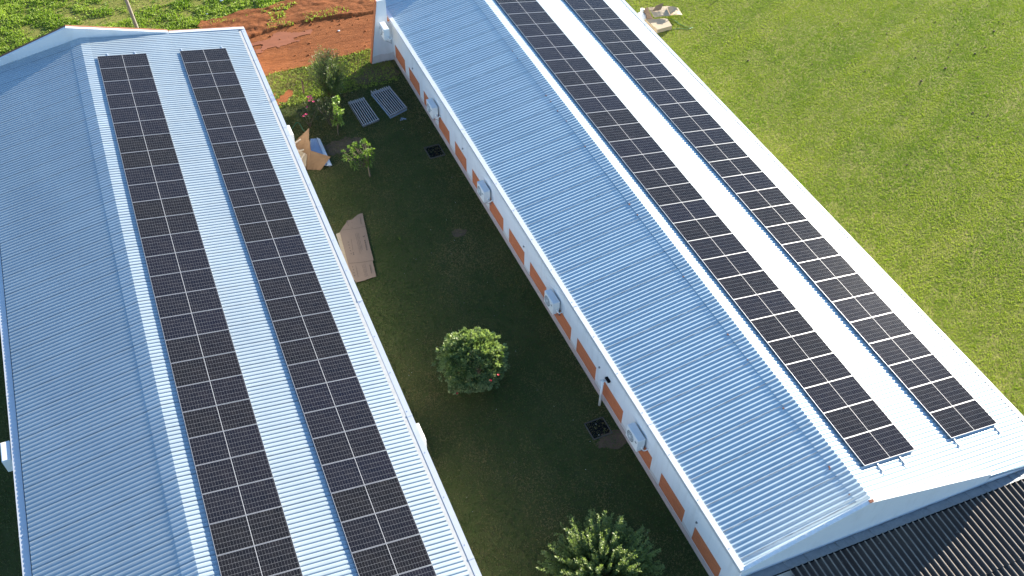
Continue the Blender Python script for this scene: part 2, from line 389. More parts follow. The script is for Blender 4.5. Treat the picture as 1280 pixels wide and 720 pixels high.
# near gable: wall and stepped low parapet following the pediment
def gable_prism(xs_z_top, zbot, thick, gy):
    top = [(x, gy(x), z) for x, z in xs_z_top]; bot = [(x, gy(x), zbot) for x, _ in reversed(xs_z_top)]
    return top+bot
m = MB()
prof = [(-4.87, RIDGE-.79), (-.55, RIDGE+.78), (4.75, RIDGE-.60), (4.76, RIDGE-.90), (8.05, RIDGE-1.38)]
for i in range(len(prof)-1):
    (xa, za), (xb, zb) = prof[i], prof[i+1]
    if xb-xa < .05: continue
    pts = [(xa, GYN(xa), 0), (xb, GYN(xb), 0), (xb, GYN(xb), zb), (xa, GYN(xa), za)]
    m.prism(pts, (0, .13, 0))
m.build('gable_wall', MAT['white'], Rb)
m = MB()
for (xa, za), (xb, zb) in ((prof[0], prof[1]), (prof[1], prof[2])):
    n_ = 14
    for k in range(n_):
        x0, x1 = xa+(xb-xa)*k/n_, xa+(xb-xa)*(k+1)/n_; z0, z1 = za+(zb-za)*k/n_, za+(zb-za)*(k+1)/n_; e = random.uniform(-.008, .008)
        m.prism([(x0, GYN(x0)-.015, z0), (x1, GYN(x1)-.015, z1), (x1, GYN(x1)-.015, z1+.03+e), (x0, GYN(x0)-.015, z0+.03+e)], (0, .12, 0))
m.build('coping', MAT['coping'], Rb)
# far gable parapet: out of frame but its shadow falls on the roof
def far_parapet(root, y, rz0, prof):
    m = MB()
    for i in range(len(prof)-1):
        (xa, za), (xb, zb) = prof[i], prof[i+1]
        if xb-xa < .05: continue
        m.prism([(xa, y, 0), (xb, y, 0), (xb, y, zb), (xa, y, za)], (0, .14, 0))
    m.build('gable_wall', MAT['white'], root)
    m = MB()
    for i in range(len(prof)-1):
        (xa, za), (xb, zb) = prof[i], prof[i+1]
        if xb-xa < .05: continue
        m.prism([(xa, y+.141, 0), (xb, y+.141, 0), (xb, y+.141, zb+.01), (xa, y+.141, za+.01)], (0, .13, 0))
    m.build('brick_facing', simple('brown_brick', (.24, .10, .05), .9, 0, .3, 8, .3), root)
m = MB(); FP_ = [(-5.0, RIDGE-.48), (-.44, RIDGE+.70), (4.25, RIDGE-.57), (4.26, RIDGE-.66), (8.05, RIDGE-1.2)]
for (xa, za), (xb, zb) in zip(FP_[:-1], FP_[1:]):
    if xb-xa > .05: m.prism([(xa, FAR, zr(xa)-.3), (xb, FAR, zr(xb)-.3), (xb, FAR, zb), (xa, FAR, za)], (0, .14, 0))
m.build('gable_fascia', MAT['white'], Rb)
for x_ in (.2, 7.6):
    m = MB(); m.box(x_-.09, x_+.09, FAR-.25, FAR-.07, 0, zr(x_)-.07); m.build('porch_column', MAT['white'], Rb)
# buttress wing at the far end with its brick edge
m = MB(); pts = [(-6.15, 25.6, 0), (XW-.001, 25.6, 0), (XW-.001, 25.6, zr(4.86)-.17), (-5.07, 25.6, zr(4.86)-.17), (-5.07, 25.6, 3.72), (-5.55, 25.6, 3.72)]
m.prism(pts, (0, .2, 0)); wing = m.build('buttress_wall', MAT['white'], Rb)
m = MB(); m.prism([(-6.19, 25.59, 0), (-6.151, 25.59, 0), (-5.551, 25.59, 3.72), (-5.59, 25.59, 3.72)], (0, .26, 0)); m.prism([(-6.15, 25.801, 0), (-5.0, 25.801, 0), (-5.075, 25.801, 3.72), (-5.55, 25.801, 3.72)], (0, .05, 0)); m.build('brick_edge', MAT['brick'], wing)
# rusty bits on the ridge cap line
for k in range(16):
    y = random.uniform(-8.6, 20); s_ = random.uniform(.02, .045); x = -.48+random.uniform(-.03, .03); m = MB()
    m.box(x-s_, x+s_*.4, y, y+.02+random.random()*.05, zr(x)+.004, zr(x)+.026); m.build('rusted_fastener', MAT['rust'], Rb)
m = MB(); m.box(-.66, -.50, -8.80, -8.70, RIDGE+.83, RIDGE+.86); m.build('rusted_coping_end', MAT['rust'], Rb)

# ================================================================== LEFT BUILDING
LX, LZ, PSI, AL = -20.3247, .0598, .0053, .1637
TL = math.tan(AL); RIDGE_Z['L'] = RIDGE+LZ
Lb = empty('long_building', (LX, 0, 0), -PSI); tag(Lb, 'long white building at the left, its far gable a raised white parapet, solar zinc roof', 'building', 'long white buildings with solar roofs')
LN = -10.6
building('L', '', -5.04, 8.01, LN, FAR, AL, Lb, None, None, (.23, .08), (.17, .19))
def zl(x): return RIDGE+LZ - abs(x)*TL
m = MB(); zt = zl(5.04)-.15
m.box(-4.88, -4.73, LN+.1, FAR, .3, zt); m.box(7.68, 7.83, LN+.1, FAR, 0, zl(7.8)-.17)
m.prism([(-4.73, LN+.1, 0), (7.68, LN+.1, 0), (7.68, LN+.1, zl(7.68)-.05), (0, LN+.1, zl(0)-.05), (-4.73, LN+.1, zl(4.73)-.05)], (0, .15, 0)); m.build('wall', MAT['white'], Lb)
m = MB(); m.box(-4.9, -4.73, LN+.1, FAR, 0, .3); m.build('plinth', MAT['plinth'], Lb)
far_parapet(Lb, FAR, RIDGE+LZ, [(-5.06, zl(5.06)+.22), (-.44, RIDGE+LZ+.70), (4.2, zl(4.2)+.06), (4.21, zl(4.2)+.0), (8.03, zl(8.03)+.01)])
m = MB(); m.prism([(4.25, FAR-.05, zl(4.25)+.012), (8.02, FAR-.05, zl(8.02)+.012), (8.02, FAR-.05, zl(8.02)+.035), (4.25, FAR-.05, zl(4.25)+.035)], (0, .2, 0)); m.build('verge_trim', MAT['gutter'], Lb)

# ================================================================== DARK ROOFED BUILDING at the near gable
Bb = empty('dark_roofed_building', (2.5, -12.5, 0)); tag(Bb, 'low building with a dark brown corrugated fibre cement roof against the shaded gable wall', 'building')
def gz(x, y): return (x-2.5, y+12.5)
ZB = 2.12
wav = lambda ph: np.abs(np.cos(ph/2))**.8*1.6-.9
# built with corrugations running along y: rotate the generator's axes
def asb_sheet(x0, x1, y0, y1, z0, z1, lift=0):
    p = .236; per = 12; nx = int((x1-x0)/p*per); X = np.linspace(x0, x1, nx+1); Y = np.linspace(0, 1, 9)
    W = .085*(np.abs(np.cos(np.pi*X/p))**2.4)-.04
    V = []; 
    for t in Y:
        yy = (y1 if callable(y1) is False else 0)
        for x, wv in zip(X, W):
            ya = y0(x) if callable(y0) else y0; yb = y1(x) if callable(y1) else y1
            V.append((x, ya+(yb-ya)*t, z0+(z1-z0)*t+wv+lift+.01*math.sin(x*1.7+t*3)))
    n = nx+1; i, j = np.meshgrid(np.arange(8), np.arange(nx), indexing='ij'); a = (i*n+j).ravel(); F = np.stack([a, a+n, a+n+1, a+1], -1)
    V = np.array(V); V2 = V.copy(); V2[:, 2] -= .008
    return np_mesh('asb', np.vstack([V, V2]), np.vstack([F, F[:, ::-1]+len(V)]), smooth=True)
rb = lambda x: GYN(x)-.34
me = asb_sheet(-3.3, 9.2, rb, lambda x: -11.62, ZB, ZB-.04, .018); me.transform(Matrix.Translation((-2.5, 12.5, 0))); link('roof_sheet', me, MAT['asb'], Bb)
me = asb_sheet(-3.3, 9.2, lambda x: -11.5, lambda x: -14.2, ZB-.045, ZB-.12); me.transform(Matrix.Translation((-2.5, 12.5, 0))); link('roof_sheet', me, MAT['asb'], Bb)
m = MB(); m.box(-5.7, 6.6, -1.6, 3.1, 0, ZB-.2); m.build('wall', MAT['white'], Bb)
m = MB(); N_ = 120
for k in range(N_):    # flashing with ragged upper edge
    x0, x1 = -4.9+13.0*k/N_, -4.9+13.0*(k+1)/N_; r0 = random.uniform(-.025, .025)
    pts = [(x0, GYN(x0)-.012-r0*.6, ZB-.09+r0), (x1, GYN(x1)-.012-r0*.6, ZB-.09+r0), (x1, GYN(x1)-.36, ZB+.03), (x0, GYN(x0)-.36, ZB+.03)]
    m.prism([(p[0]-2.5, p[1]+12.5, p[2]) for p in pts], (0, -.01, -.012))
m.build('flashing', MAT['flash'], Bb)
m = MB(); m.tube([(-4.9-2.5, GYN(-4.9)-.37+12.5, ZB+.035), (8.1-2.5, GYN(8.1)-.37+12.5, ZB+.035)], .022, 8); m.build('flashing_shadow_line', MAT['black'], Bb)  # black tube stands in for the dark shadow line along the flashing edge

# ================================================================== SOLAR PANELS
PW, PH, PP = 2.28, 1.134, 1.15
fm = MB(); t_ = .035; lw = .0095
fm.box(0, PW, 0, lw, -t_, 0); fm.box(0, PW, PH-lw, PH, -t_, 0); fm.box(0, lw, lw, PH-lw, -t_, 0); fm.box(PW-lw, PW, lw, PH-lw, -t_, 0)
frame_me = fm.mesh('panel_frame'); frame_me.materials.append(simple('panel_frame_alu', (.40, .41, .43), .4, .5, .05, 10))
gm = MB(); gm.box(lw, PW-lw, lw, PH-lw, -.02, -.0015); glass_me = gm.mesh('panel_glass'); glass_me.materials.append(MAT['cells'])
dm = MB(); dm.box(PW/2-.0065, PW/2+.0065, lw, PH-lw, -.0014, -.0008); div_me = dm.mesh('panel_divider'); div_me.materials.append(simple('backsheet_white', (.42, .43, .45), .5, 0, .04, 10))
ORD = 'first second third fourth fifth sixth seventh eighth ninth tenth eleventh twelfth thirteenth fourteenth fifteenth sixteenth seventeenth eighteenth nineteenth twentieth twenty-first twenty-second twenty-third twenty-fourth twenty-fifth twenty-sixth twenty-seventh twenty-eighth twenty-ninth thirtieth thirty-first'.split()
def slope_mat(lx, lz, psi, a, s, y, c):
    # matrix whose X runs down the right slope, Y along the ridge, Z out of the roof
    R0 = Matrix.Rotation(-psi, 4, 'Z') @ Matrix.Rotation(a, 4, 'Y')
    p = Vector((s*math.cos(a)+c*math.sin(a), y, -s*math.sin(a)+c*math.cos(a)))
    p = Matrix.Rotation(-psi, 4, 'Z') @ p
    R0.translation = p + Vector((lx, 0, RIDGE+lz)); return R0
CL = .09
proto = []
def array(bname, lx, lz, psi, a, s, ytop, n0, n1, rowdesc, from_far, group):
    rows_ = list(range(n0, n1))
    for n in rows_:
        k = rows_.index(n) if from_far else len(rows_)-1-rows_.index(n)
        end = 'far' if from_far else 'near'
        e = empty('solar_panel', (0, 0, 0)); e.matrix_world = slope_mat(lx, lz, psi, a, s, ytop-(n+1)*PP+.008, CL+random.uniform(-.003, .003)) @ Matrix.Rotation(rad(random.uniform(-.12, .12)), 4, 'Y') @ Matrix.Rotation(rad(random.uniform(-.1, .1)), 4, 'X')
        if k == 0: lab = 'dark solar panel at the very %s end, %s' % ('upper' if from_far else 'lower', rowdesc)
        else: lab = '%s dark solar panel from the %s end, %s' % (ORD[k], 'upper' if from_far else 'lower', rowdesc)
        tag(e, lab, 'solar panel', group)
        for nm, me_ in (('frame', frame_me), ('glass', glass_me)):
            o = bpy.data.objects.new(nm, me_); COL.objects.link(o); o.parent = e
            if nm == 'glass':
                q = bpy.data.objects.new('busbar_strip', div_me); COL.objects.link(q); q.parent = o
    # rails
    for j, off in enumerate((.5, 1.78) if s < 3 and bname == 'L' else ((.55, 1.55) if s < 3 else (.12, 2.12))):
        ya = ytop-n0*PP+(.30 if from_far else .05); yb = ytop-n1*PP-(.05 if from_far else .42)
        mm = MB(); mm.box(-.02, .02, yb, ya, -CL+.018, -.036)
        for yy in np.arange(yb+.2, ya, 1.1): mm.box(-.03, .045, yy, yy+.04, -CL+.004, -CL+.03)
        o = mm.build('mounting_rail', MAT['alu'])
        o.matrix_world = slope_mat(lx, lz, psi, a, s+off, 0, CL)
        tag(o, '%s aluminium mounting rail, %s' % ('ridge side' if j == 0 else 'eave side', rowdesc), 'rail', 'rails under the solar panels')
array('L', LX, LZ, PSI, AL, .6047, 26.5754, 0, 28, 'ridge row of the left roof', True, 'solar panels on the left roof')
array('L', LX, LZ, PSI, AL, 4.4882, 26.5754, 0, 28, 'eave row of the left roof', True, 'solar panels on the left roof')
array('R', 0, 0, 0, AR, .5901, 23.7672, -1, 27, 'ridge row of the right roof', False, 'solar panels on the right roof')
array('R', 0, 0, 0, AR, 4.5769, 23.7672, -1, 27, 'eave row of the right roof', False, 'solar panels on the right roof')

# ================================================================== AIR CONDITIONERS
def copy_tree(o, parent=None):
    c = o.copy(); COL.objects.link(c)
    if parent: c.parent = parent
    for ch in o.children: copy_tree(ch, c)
    return c
def make_ac():   # front faces -x, back at x=+.39, origin at bottom centre of the front
    r = empty('air_conditioner', (0, 0, 0))
    m = MB(); m.box(0, .31, -.41, .41, 0, .64); b = m.build('casing', MAT['plastic'], r, bevel=.02)
    m = MB(); m.box(.03, .29, -.385, .385, .6405, .645); m.build('lid', simple('lid_paint', (.70, .71, .72), .4), b)
    m = MB(); cy = .11
    m.tube([(.004, cy, .32), (-.008, cy, .32)], .235, 28); m.build('fan_opening', MAT['ac_dark'], r)
    m = MB()
    for rr in (.06, .115, .17, .225):
        pts = [(-.014, cy+rr*math.cos(t), .32+rr*math.sin(t)) for t in np.linspace(0, 2*math.pi, 25)]; m.tube(pts, .0045, 4)
    for t in np.linspace(0, 2*math.pi, 13)[:-1]: m.tube([(-.014, cy, .32), (-.014, cy+.23*math.cos(t), .32+.23*math.sin(t))], .004, 4)
    m.tube([(-.01, cy, .32), (-.022, cy, .32)], .05, 12)
    m.build('fan_grille', MAT['plastic'], r)
    for y in (-.3, .3):
        m = MB(); m.box(.0, .40, y-.02, y+.02, -.045, -.003); m.box(.375, .40, y-.02, y+.02, -.32, -.045)
        m.tube([(.05, y, -.04), (.38, y, -.28)], .012, 6); m.build('bracket', MAT['steel'], r)
    m = MB()
    m.tube([(.20, -.41, .18), (.20, -.47, .17), (.22, -.50, .12), (.27, -.53, .11), (.31, -.56, .16), (.36, -.56, .20), (.40, -.56, .20)], .022, 8)
    m.tube([(.24, -.41, .10), (.24, -.46, .08), (.27, -.50, .05), (.32, -.52, .10), (.40, -.53, .13)], .017, 8)
    m.box(.17, .28, -.425, -.41, .05, .24)
    m.build('refrigerant_pipe', MAT['plastic'], r, smooth=True)
    m = MB(); m.box(-.006, 0, -.33, -.22, .42, .47); m.build('badge', MAT['ac_dark'], b)
    return r
ac0 = make_ac()
acs = [((-5.25, -2.30, 1.10), 'white air conditioner on the wall nearest the lower shuttered end, beside the larger open pit'),
       ((-5.25, 4.80, 1.12), 'white air conditioner on the brick panelled wall level with the round red flowered bush'),
       ((-5.25, 12.08, 1.12), 'white air conditioner on the brick panelled wall, middle one of five'),
       ((-5.25, 18.78, 1.12), 'white air conditioner on the brick panelled wall just above the small open pit'),
       ((-5.62, 24.92, 2.0), 'white air conditioner in the corner beside the brick edged buttress wall')]
acs[0] = (acs[0][0], 'white air conditioner on the brick panelled wall below the square drain pit, lowest of five')
for i, (p, lab) in enumerate(acs):
    o = ac0 if i == 0 else copy_tree(ac0); o.location = p
    tag(o, lab, 'air conditioner', 'air conditioners on the walls')
for p, rz, lab in (((-25.72, 5.0, 1.78), 0, 'pale air conditioner sticking out under the outer eave of the left building'),
                   ((-12.10, .80, .95), math.pi, 'white air conditioner mostly hidden under the left building eave, left of the big spiky bush'),
                   ((-12.02, 19.3, 1.15), math.pi, 'white air conditioner mostly hidden under the left building eave, by the folded cardboard heap')):
    o = copy_tree(ac0); o.location = p; o.rotation_euler = (0, 0, rz); tag(o, lab, 'air conditioner', 'air conditioners on the walls')
# drain pipe with its bracket on the wall
r = empty('drain_pipe', (-5.08, .33, 0)); tag(r, 'short white plastic pipe standing off the brick panelled wall with a small black lamp above', 'pipe')
m = MB(); m.tube([(0, 0, .02), (0, 0, 1.5)], .05, 12); m.tube([(0, 0, 1.5), (0, 0, 1.56)], .065, 12); m.build('pipe', MAT['plastic'], r, smooth=True)
m = MB(); m.tube([(0, 0, 1.42), (0.06, 0, 1.50), (.22, 0, 1.50)], .035, 8); m.box(-.03, .2, .08, .12, 1.45, 1.49); m.box(-.03, .01, -.1, .12, 1.45, 1.49); m.build('elbow', MAT['plastic'], r)
r = empty('wall_lamp', (-4.86, .24, 1.62)); tag(r, 'small black lamp on the white wall above the short pipe', 'lamp')
m = MB(); m.box(-.13, -.02, -.13, .13, -.03, .05, Matrix.Rotation(.35, 4, 'Y')); m.build('housing', MAT['black'], r, bevel=.008)
m = MB(); m.box(-.03, 0, -.04, .04, -.04, .04); m.build('mount', MAT['steel'], r)

# ================================================================== GROUND
def gheight(x, y):
    return .0*x
def band(x, y):    # 1 inside the red dirt area
    lo = 26.75 + .05*(x+9) + .35*(fbm(x*.8, y*.8, 5)-.5)*2
    d = y-lo
    hi = 33.3+1.2*(fbm(x*.35, y*.1, 9)-.5)*2
    inx = (x > -13.2+1.8*(fbm(x*.5, y*.5, 12)-.5)*2 - (y-27)*.15)
    return (d > 0) & (y < hi+60*(x > 9)) & inx
V = [(-400, -300, 0), (400, -300, 0), (400, 500, 0), (-400, 500, 0)]
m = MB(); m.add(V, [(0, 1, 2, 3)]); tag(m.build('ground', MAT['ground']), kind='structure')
def m_thatch():  # thatch coloured brighter than the shared soil to lift the sunlit ground
    n = NT('sunlit_lawn_thatch'); f = n.noise(.35, 6, .65); g = n.noise(5, 5, .7); h = n.noise(40, 4, .7)
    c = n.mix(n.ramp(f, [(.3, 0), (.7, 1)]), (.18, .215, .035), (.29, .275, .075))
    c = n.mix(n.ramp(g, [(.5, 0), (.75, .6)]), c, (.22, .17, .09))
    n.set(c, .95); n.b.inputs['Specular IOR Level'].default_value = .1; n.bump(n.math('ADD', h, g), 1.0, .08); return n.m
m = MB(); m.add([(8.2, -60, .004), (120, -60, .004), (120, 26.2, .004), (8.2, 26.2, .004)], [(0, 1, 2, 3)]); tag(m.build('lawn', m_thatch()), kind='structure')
MTH = bpy.data.materials['sunlit_lawn_thatch']
# red dirt road and worked soil: fine relief sheets
def relief(name, x0, x1, y0, y1, step, maskf, hf, mat, base=.004):
    X = np.arange(x0, x1, step); Y = np.arange(y0, y1, step); XX, YY = np.meshgrid(X, Y, indexing='ij')
    Mk = maskf(XX, YY); Z = base+hf(XX, YY); n = len(Y)
    i, j = np.meshgrid(np.arange(len(X)-1), np.arange(n-1), indexing='ij')
    ok = Mk[:-1, :-1] & Mk[1:, :-1] & Mk[1:, 1:] & Mk[:-1, 1:]
    a = (i*n+j)[ok]; F = np.stack([a, a+n, a+n+1, a+1], -1)
    V = np.stack([XX, YY, Z], -1).reshape(-1, 3); used = np.unique(F); mp = -np.ones(len(V), int); mp[used] = np.arange(len(used))
    return tag(link(name, np_mesh(name, V[used], mp[F], smooth=True), mat), kind='structure')
def road_mask(x, y): return band(x, y)
def road_h(x, y):
    top = y > 30.6+.5*np.sin(x*.5)+.25*(x+9)*.3
    rough = (fbm(x*1.1, y*2.2, 21, 5)*.15+fbm(x*7, y*7, 23, 3)*.05)*top
    ruts = .06*fbm(x*.5, y*3.2, 31, 5)+.015*fbm(x*6, y*6, 33, 3)
    return np.maximum(.0, rough+ruts)
relief('dirt_road', -17, 22, 25.5, 45, .09, road_mask, road_h, MAT['dirt'])
def mud_mask(x, y): return (((x+10.1)/1.7)**2+((y-29.7-.15*(x+10))/.8)**2 + 3.2*(fbm(x*1.3, y*2.1, 3, 5)-.5)) < .8
relief('smooth_mud', -13, -7, 28, 32, .06, mud_mask, lambda x, y: .045+road_h(x, y)*.35, MAT['mud'])
def bare_mask(x, y): return ((((x+11.3)/1.1)**2+((y-24.55)/.55)**2 + 4.5*(fbm(x*2.2, y*2.6, 8)-.5)) < .6)
relief('bare_soil', -14, -9, 23, 26, .06, bare_mask, lambda x, y: .02*fbm(x*4, y*4, 4), MAT['dirt'], .006)
for nm, cx, cy, rx, ry, sd_ in (('worn_soil', -9.6, 19.4, 1.0, .6, 3), ('worn_soil', -6.6, 11.4, .35, .3, 5), ('worn_soil', -5.4, -1.3, .6, .4, 7), ('worn_soil', -6.3, 24.6, 1.1, .7, 6)):
    relief(nm, cx-2, cx+2, cy-2, cy+2, .05, lambda x, y: ((((x-cx)/rx)**2+((y-cy)/ry)**2 + 1.8*(fbm(x*3, y*3, sd_)-.5)) < 1), lambda x, y: .012*fbm(x*6, y*6, 4), MAT['clod'], .006)

relief('verge', -13.5, -5.0, 23.4, 27.6, .1, lambda x, y: (y > 23.9+.6*(fbm(x*1.2, y*1.2, 15)-.5)+.25*(x+9)*.3), lambda x, y: 0*x, MTH, .0025)  # bright thatch colour laid here to lighten the sunlit strip
relief('meadow', -60, -8, 28.4, 70, .25, lambda x, y: ~band(x, y), lambda x, y: .02*fbm(x, y, 16), MTH, .0025)
# ------------------------------------------------------------------ grass
FP = (CP.x, CP.y, CP.z)
Rc = np.array([list(r2), list(u2), list(fw)])
def inview(P, mx=60):
    q = (P-np.array(FP)) @ Rc.T; u = 640+1202.3*q[:, 0]/q[:, 2]; v = 360-1202.3*q[:, 1]/q[:, 2]
    return (u > -mx) & (u < 1280+mx) & (v > -mx) & (v < 720+mx) & (q[:, 2] > 0)
def blades(name, P, h, wd, mat, lean=.6, label=None, cat='grass', nb=3, vary=None):
    n = len(P)
    if n == 0: return
    P = np.repeat(P, nb, 0); hh = np.repeat(h, nb)*RNG.uniform(.5, 1.2, n*nb); vv = np.repeat(vary+RNG.normal(0, .14, n), nb)+RNG.normal(0, .16, n*nb)
    az = RNG.uniform(0, 2*np.pi, n*nb); ln = RNG.uniform(.1, 1, n*nb)*lean
    P = P+np.stack([RNG.normal(0, .02, n*nb), RNG.normal(0, .02, n*nb), 0*az], -1)
    d = np.stack([np.cos(az)*ln, np.sin(az)*ln, np.sqrt(np.maximum(.05, 1-ln**2))], -1)
    sd_ = np.stack([-np.sin(az), np.cos(az), 0*az], -1)*(wd*RNG.uniform(.6, 1.3, n*nb))[:, None]
    mid = P+d*(hh*.55)[:, None]; tip = P+d*hh[:, None]+np.stack([np.cos(az), np.sin(az), 0*az-.6], -1)*(hh*.25*ln)[:, None]
    V = np.stack([P-sd_*.6, P+sd_*.6, mid+sd_, tip, mid-sd_], 1).reshape(-1, 3)
    k = np.arange(n*nb)[:, None]*5
    F = np.concatenate([k+np.array([[0, 1, 2, 4]]), k+np.array([[4, 2, 3, 3]])], 0)
    T = np.concatenate([k+np.array([[0, 1, 2]]), k+np.array([[0, 2, 4]]), k+np.array([[4, 2, 3]])], 0)
    me = np_mesh(name, V, T, np.repeat(np.clip(vv, 0, 1), 5))
    tag(link(name, me, mat), label, cat, kind='stuff')
def scatter(x0, x1, y0, y1, dens): 
    n = int((x1-x0)*(y1-y0)*dens); P = np.stack([RNG.uniform(x0, x1, n), RNG.uniform(y0, y1, n), np.zeros(n)], -1)
    return P[inview(P)]
# sunny lawn on the right
P = scatter(7.6, 34, -8, 27.5, 520)
P = P[~band(P[:, 0], P[:, 1])]
x, y = P[:, 0], P[:, 1]
# mowing stripes run roughly parallel with the building, plus patches
a_ = .42; xs_ = x*math.cos(a_)+y*math.sin(a_); ys_ = -x*math.sin(a_)+y*math.cos(a_)
v = .45+.7*(fbm(x*.3, y*.3, 40)-.5)+.8*(fbm(xs_*.12, ys_*1.1, 44)-.5)+.35*(fbm(x*1.6, y*.4, 46)-.5)*np.clip((14-x)/4, 0, 1)
v = v+.45*(fbm(x*8, y*8, 55, 2)-.38)
keep = RNG.uniform(0, 1, len(P)) < np.clip(.1+.8*fbm(xs_*.7, ys_*2.2, 51)+.8*(fbm(x*7, y*7, 53, 2)), 0, 1)
P, v = P[keep], v[keep]
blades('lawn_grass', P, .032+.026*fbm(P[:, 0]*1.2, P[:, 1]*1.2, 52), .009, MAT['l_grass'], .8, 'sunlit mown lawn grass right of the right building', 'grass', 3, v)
# shaded courtyard
P = scatter(-13.5, -4.9, -10, 26.9, 230); P = P[~band(P[:, 0], P[:, 1])]
P = P[~bare_mask(P[:, 0], P[:, 1])]
x, y = P[:, 0], P[:, 1]; v = .38+2.0*(fbm(x*.45, y*.3, 60)-.5)+.8*(fbm(x*2.5, y*2.5, 61)-.5)
lift = np.clip((y-23)/2.5, 0, 1); v = v+.35*lift
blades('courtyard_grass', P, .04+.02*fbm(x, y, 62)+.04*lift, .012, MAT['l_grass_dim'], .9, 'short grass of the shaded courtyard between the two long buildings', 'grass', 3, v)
P = scatter(-27.5, -25.4, -2, 28, 200)
blades('strip_grass', P, np.full(len(P), .05), .012, MAT['l_grass_dim'], .9, 'dark shaded grass along the outer side of the left building', 'grass', 2, .3+0*P[:, 0])
# verge tufts in the sun before the road
P = scatter(-13.5, -5.2, 23.6, 27.6, 260); P = P[~band(P[:, 0], P[:, 1]-.15)]; P = P[~bare_mask(P[:, 0], P[:, 1])]
P = P[RNG.uniform(0, 1, len(P)) < fbm(P[:, 0]*1.3, P[:, 1]*1.3, 71)*1.3-.1]
blades('verge_grass', P, .06+.05*fbm(P[:, 0], P[:, 1], 72), .013, MAT['l_lush'], .9, 'sunlit green verge grass along the red dirt road', 'grass', 4, .5+.8*(fbm(P[:, 0]*.8, P[:, 1]*.8, 73)-.5))
# lush rough grass beyond the left building
P = scatter(-33, -8, 28.4, 47, 190); b_ = band(P[:, 0], P[:, 1])
pc = (fbm(P[:, 0]*.55+3, P[:, 1]*.7, 81) > .60) & (P[:, 1] > 31.2)
edge = P[:, 0] > -15
P = P[~b_ | pc]
x, y = P[:, 0], P[:, 1]; cl = fbm(x*1.1, y*1.1, 82)
keep = RNG.uniform(0, 1, len(P)) < np.clip((cl-.28)*3.2, .08, 1)
P, cl = P[keep], cl[keep]
blades('rough_grass', P, .07+.30*np.maximum(0, cl-.3), .016, MAT['l_lush'], 1.0, 'lush rough clumpy grass beyond the far gable of the left building', 'grass', 5, .35+1.5*(fbm(P[:, 0]*.7, P[:, 1]*.7, 83)-.5)+.5*(cl-.45))
# sparse tufts on the worked soil
P = scatter(-12, -2, 31, 36, 90); P = P[fbm(P[:, 0]*.8, P[:, 1]*1.3, 91) > .56]
P[:, 2] = .06
blades('weed_tufts', P, np.full(len(P), .16), .018, MAT['l_lush'], 1.0, 'yellow green weeds in patches on the red soil mound', 'weeds', 5, .55+0*P[:, 0])
# pebbles and clods on the lawn
def clods(name, pts, rr, mat, label, cat):
    V = []; F = []; 
    for (x, y), r_ in zip(pts, rr):
        b = len(V)
        ico = [(0,0,1),(.89,0,.45),(.28,.85,.45),(-.72,.53,.45),(-.72,-.53,.45),(.28,-.85,.45),(.72,.53,-.2),(-.28,.85,-.2),(-.89,0,-.2),(-.28,-.85,-.2),(.72,-.53,-.2)]
        for p in ico: V.append((x+p[0]*r_*random.uniform(.7, 1.3), y+p[1]*r_*random.uniform(.7, 1.3), max(0, .03+p[2]*r_*.9)))
        for f in [(0,1,2),(0,2,3),(0,3,4),(0,4,5),(0,5,1),(1,6,2),(2,7,3),(3,8,4),(4,9,5),(5,10,1),(2,6,7),(3,7,8),(4,8,9),(5,9,10),(1,10,6)]: F.append(tuple(i+b for i in f))
    me = np_mesh(name, V, F); return tag(link(name, me, mat), label, cat, kind='stuff')
pts = []; rr = []
for k in range(500):
    x, y = random.uniform(9, 33), random.uniform(-5, 26)
    if random.random() < max(0, (x-12)/22)*(1 if y > 4 else .3): pts.append((x, y)); rr.append(random.choice((.03, .035, .045, .05, .07)))
clods('soil_clods', pts, rr, MAT['clod'], 'small dark clods scattered over the sunlit lawn', 'clods')
pts = [(random.uniform(-14, -4), random.uniform(27, 35)) for _ in range(260)]; pts = [p for p in pts if bool(band(np.array(p[0]), np.array(p[1])))]
pts = [(random.uniform(-12.2, -5), random.uniform(-9, 24)) for _ in range(90)]
clods('leaf_litter', pts, [random.choice((.006, .009, .013)) for _ in pts], MAT['coping'], 'tiny pale scraps and dry leaves scattered on the shaded courtyard grass', 'litter')
pts = [(random.uniform(-14, -4), random.uniform(27, 35)) for _ in range(260)]; pts = [p for p in pts if bool(band(np.array(p[0]), np.array(p[1])))]
o = clods('road_stones', pts, [random.choice((.02, .03, .05, .07)) for _ in pts], MAT['dirt'], 'loose stones and lumps on the red dirt road', 'stones')
for p in ((-7.3, 29.3), (-14.6, 36.4), (-16.0, 34.0)):
    pass

# ================================================================== YARD THINGS
def gline(pts, r, name, mat, label, cat, n=6):
    m = MB(); m.tube(pts, r, n); return tag(m.build(name, mat, smooth=True), label, cat)
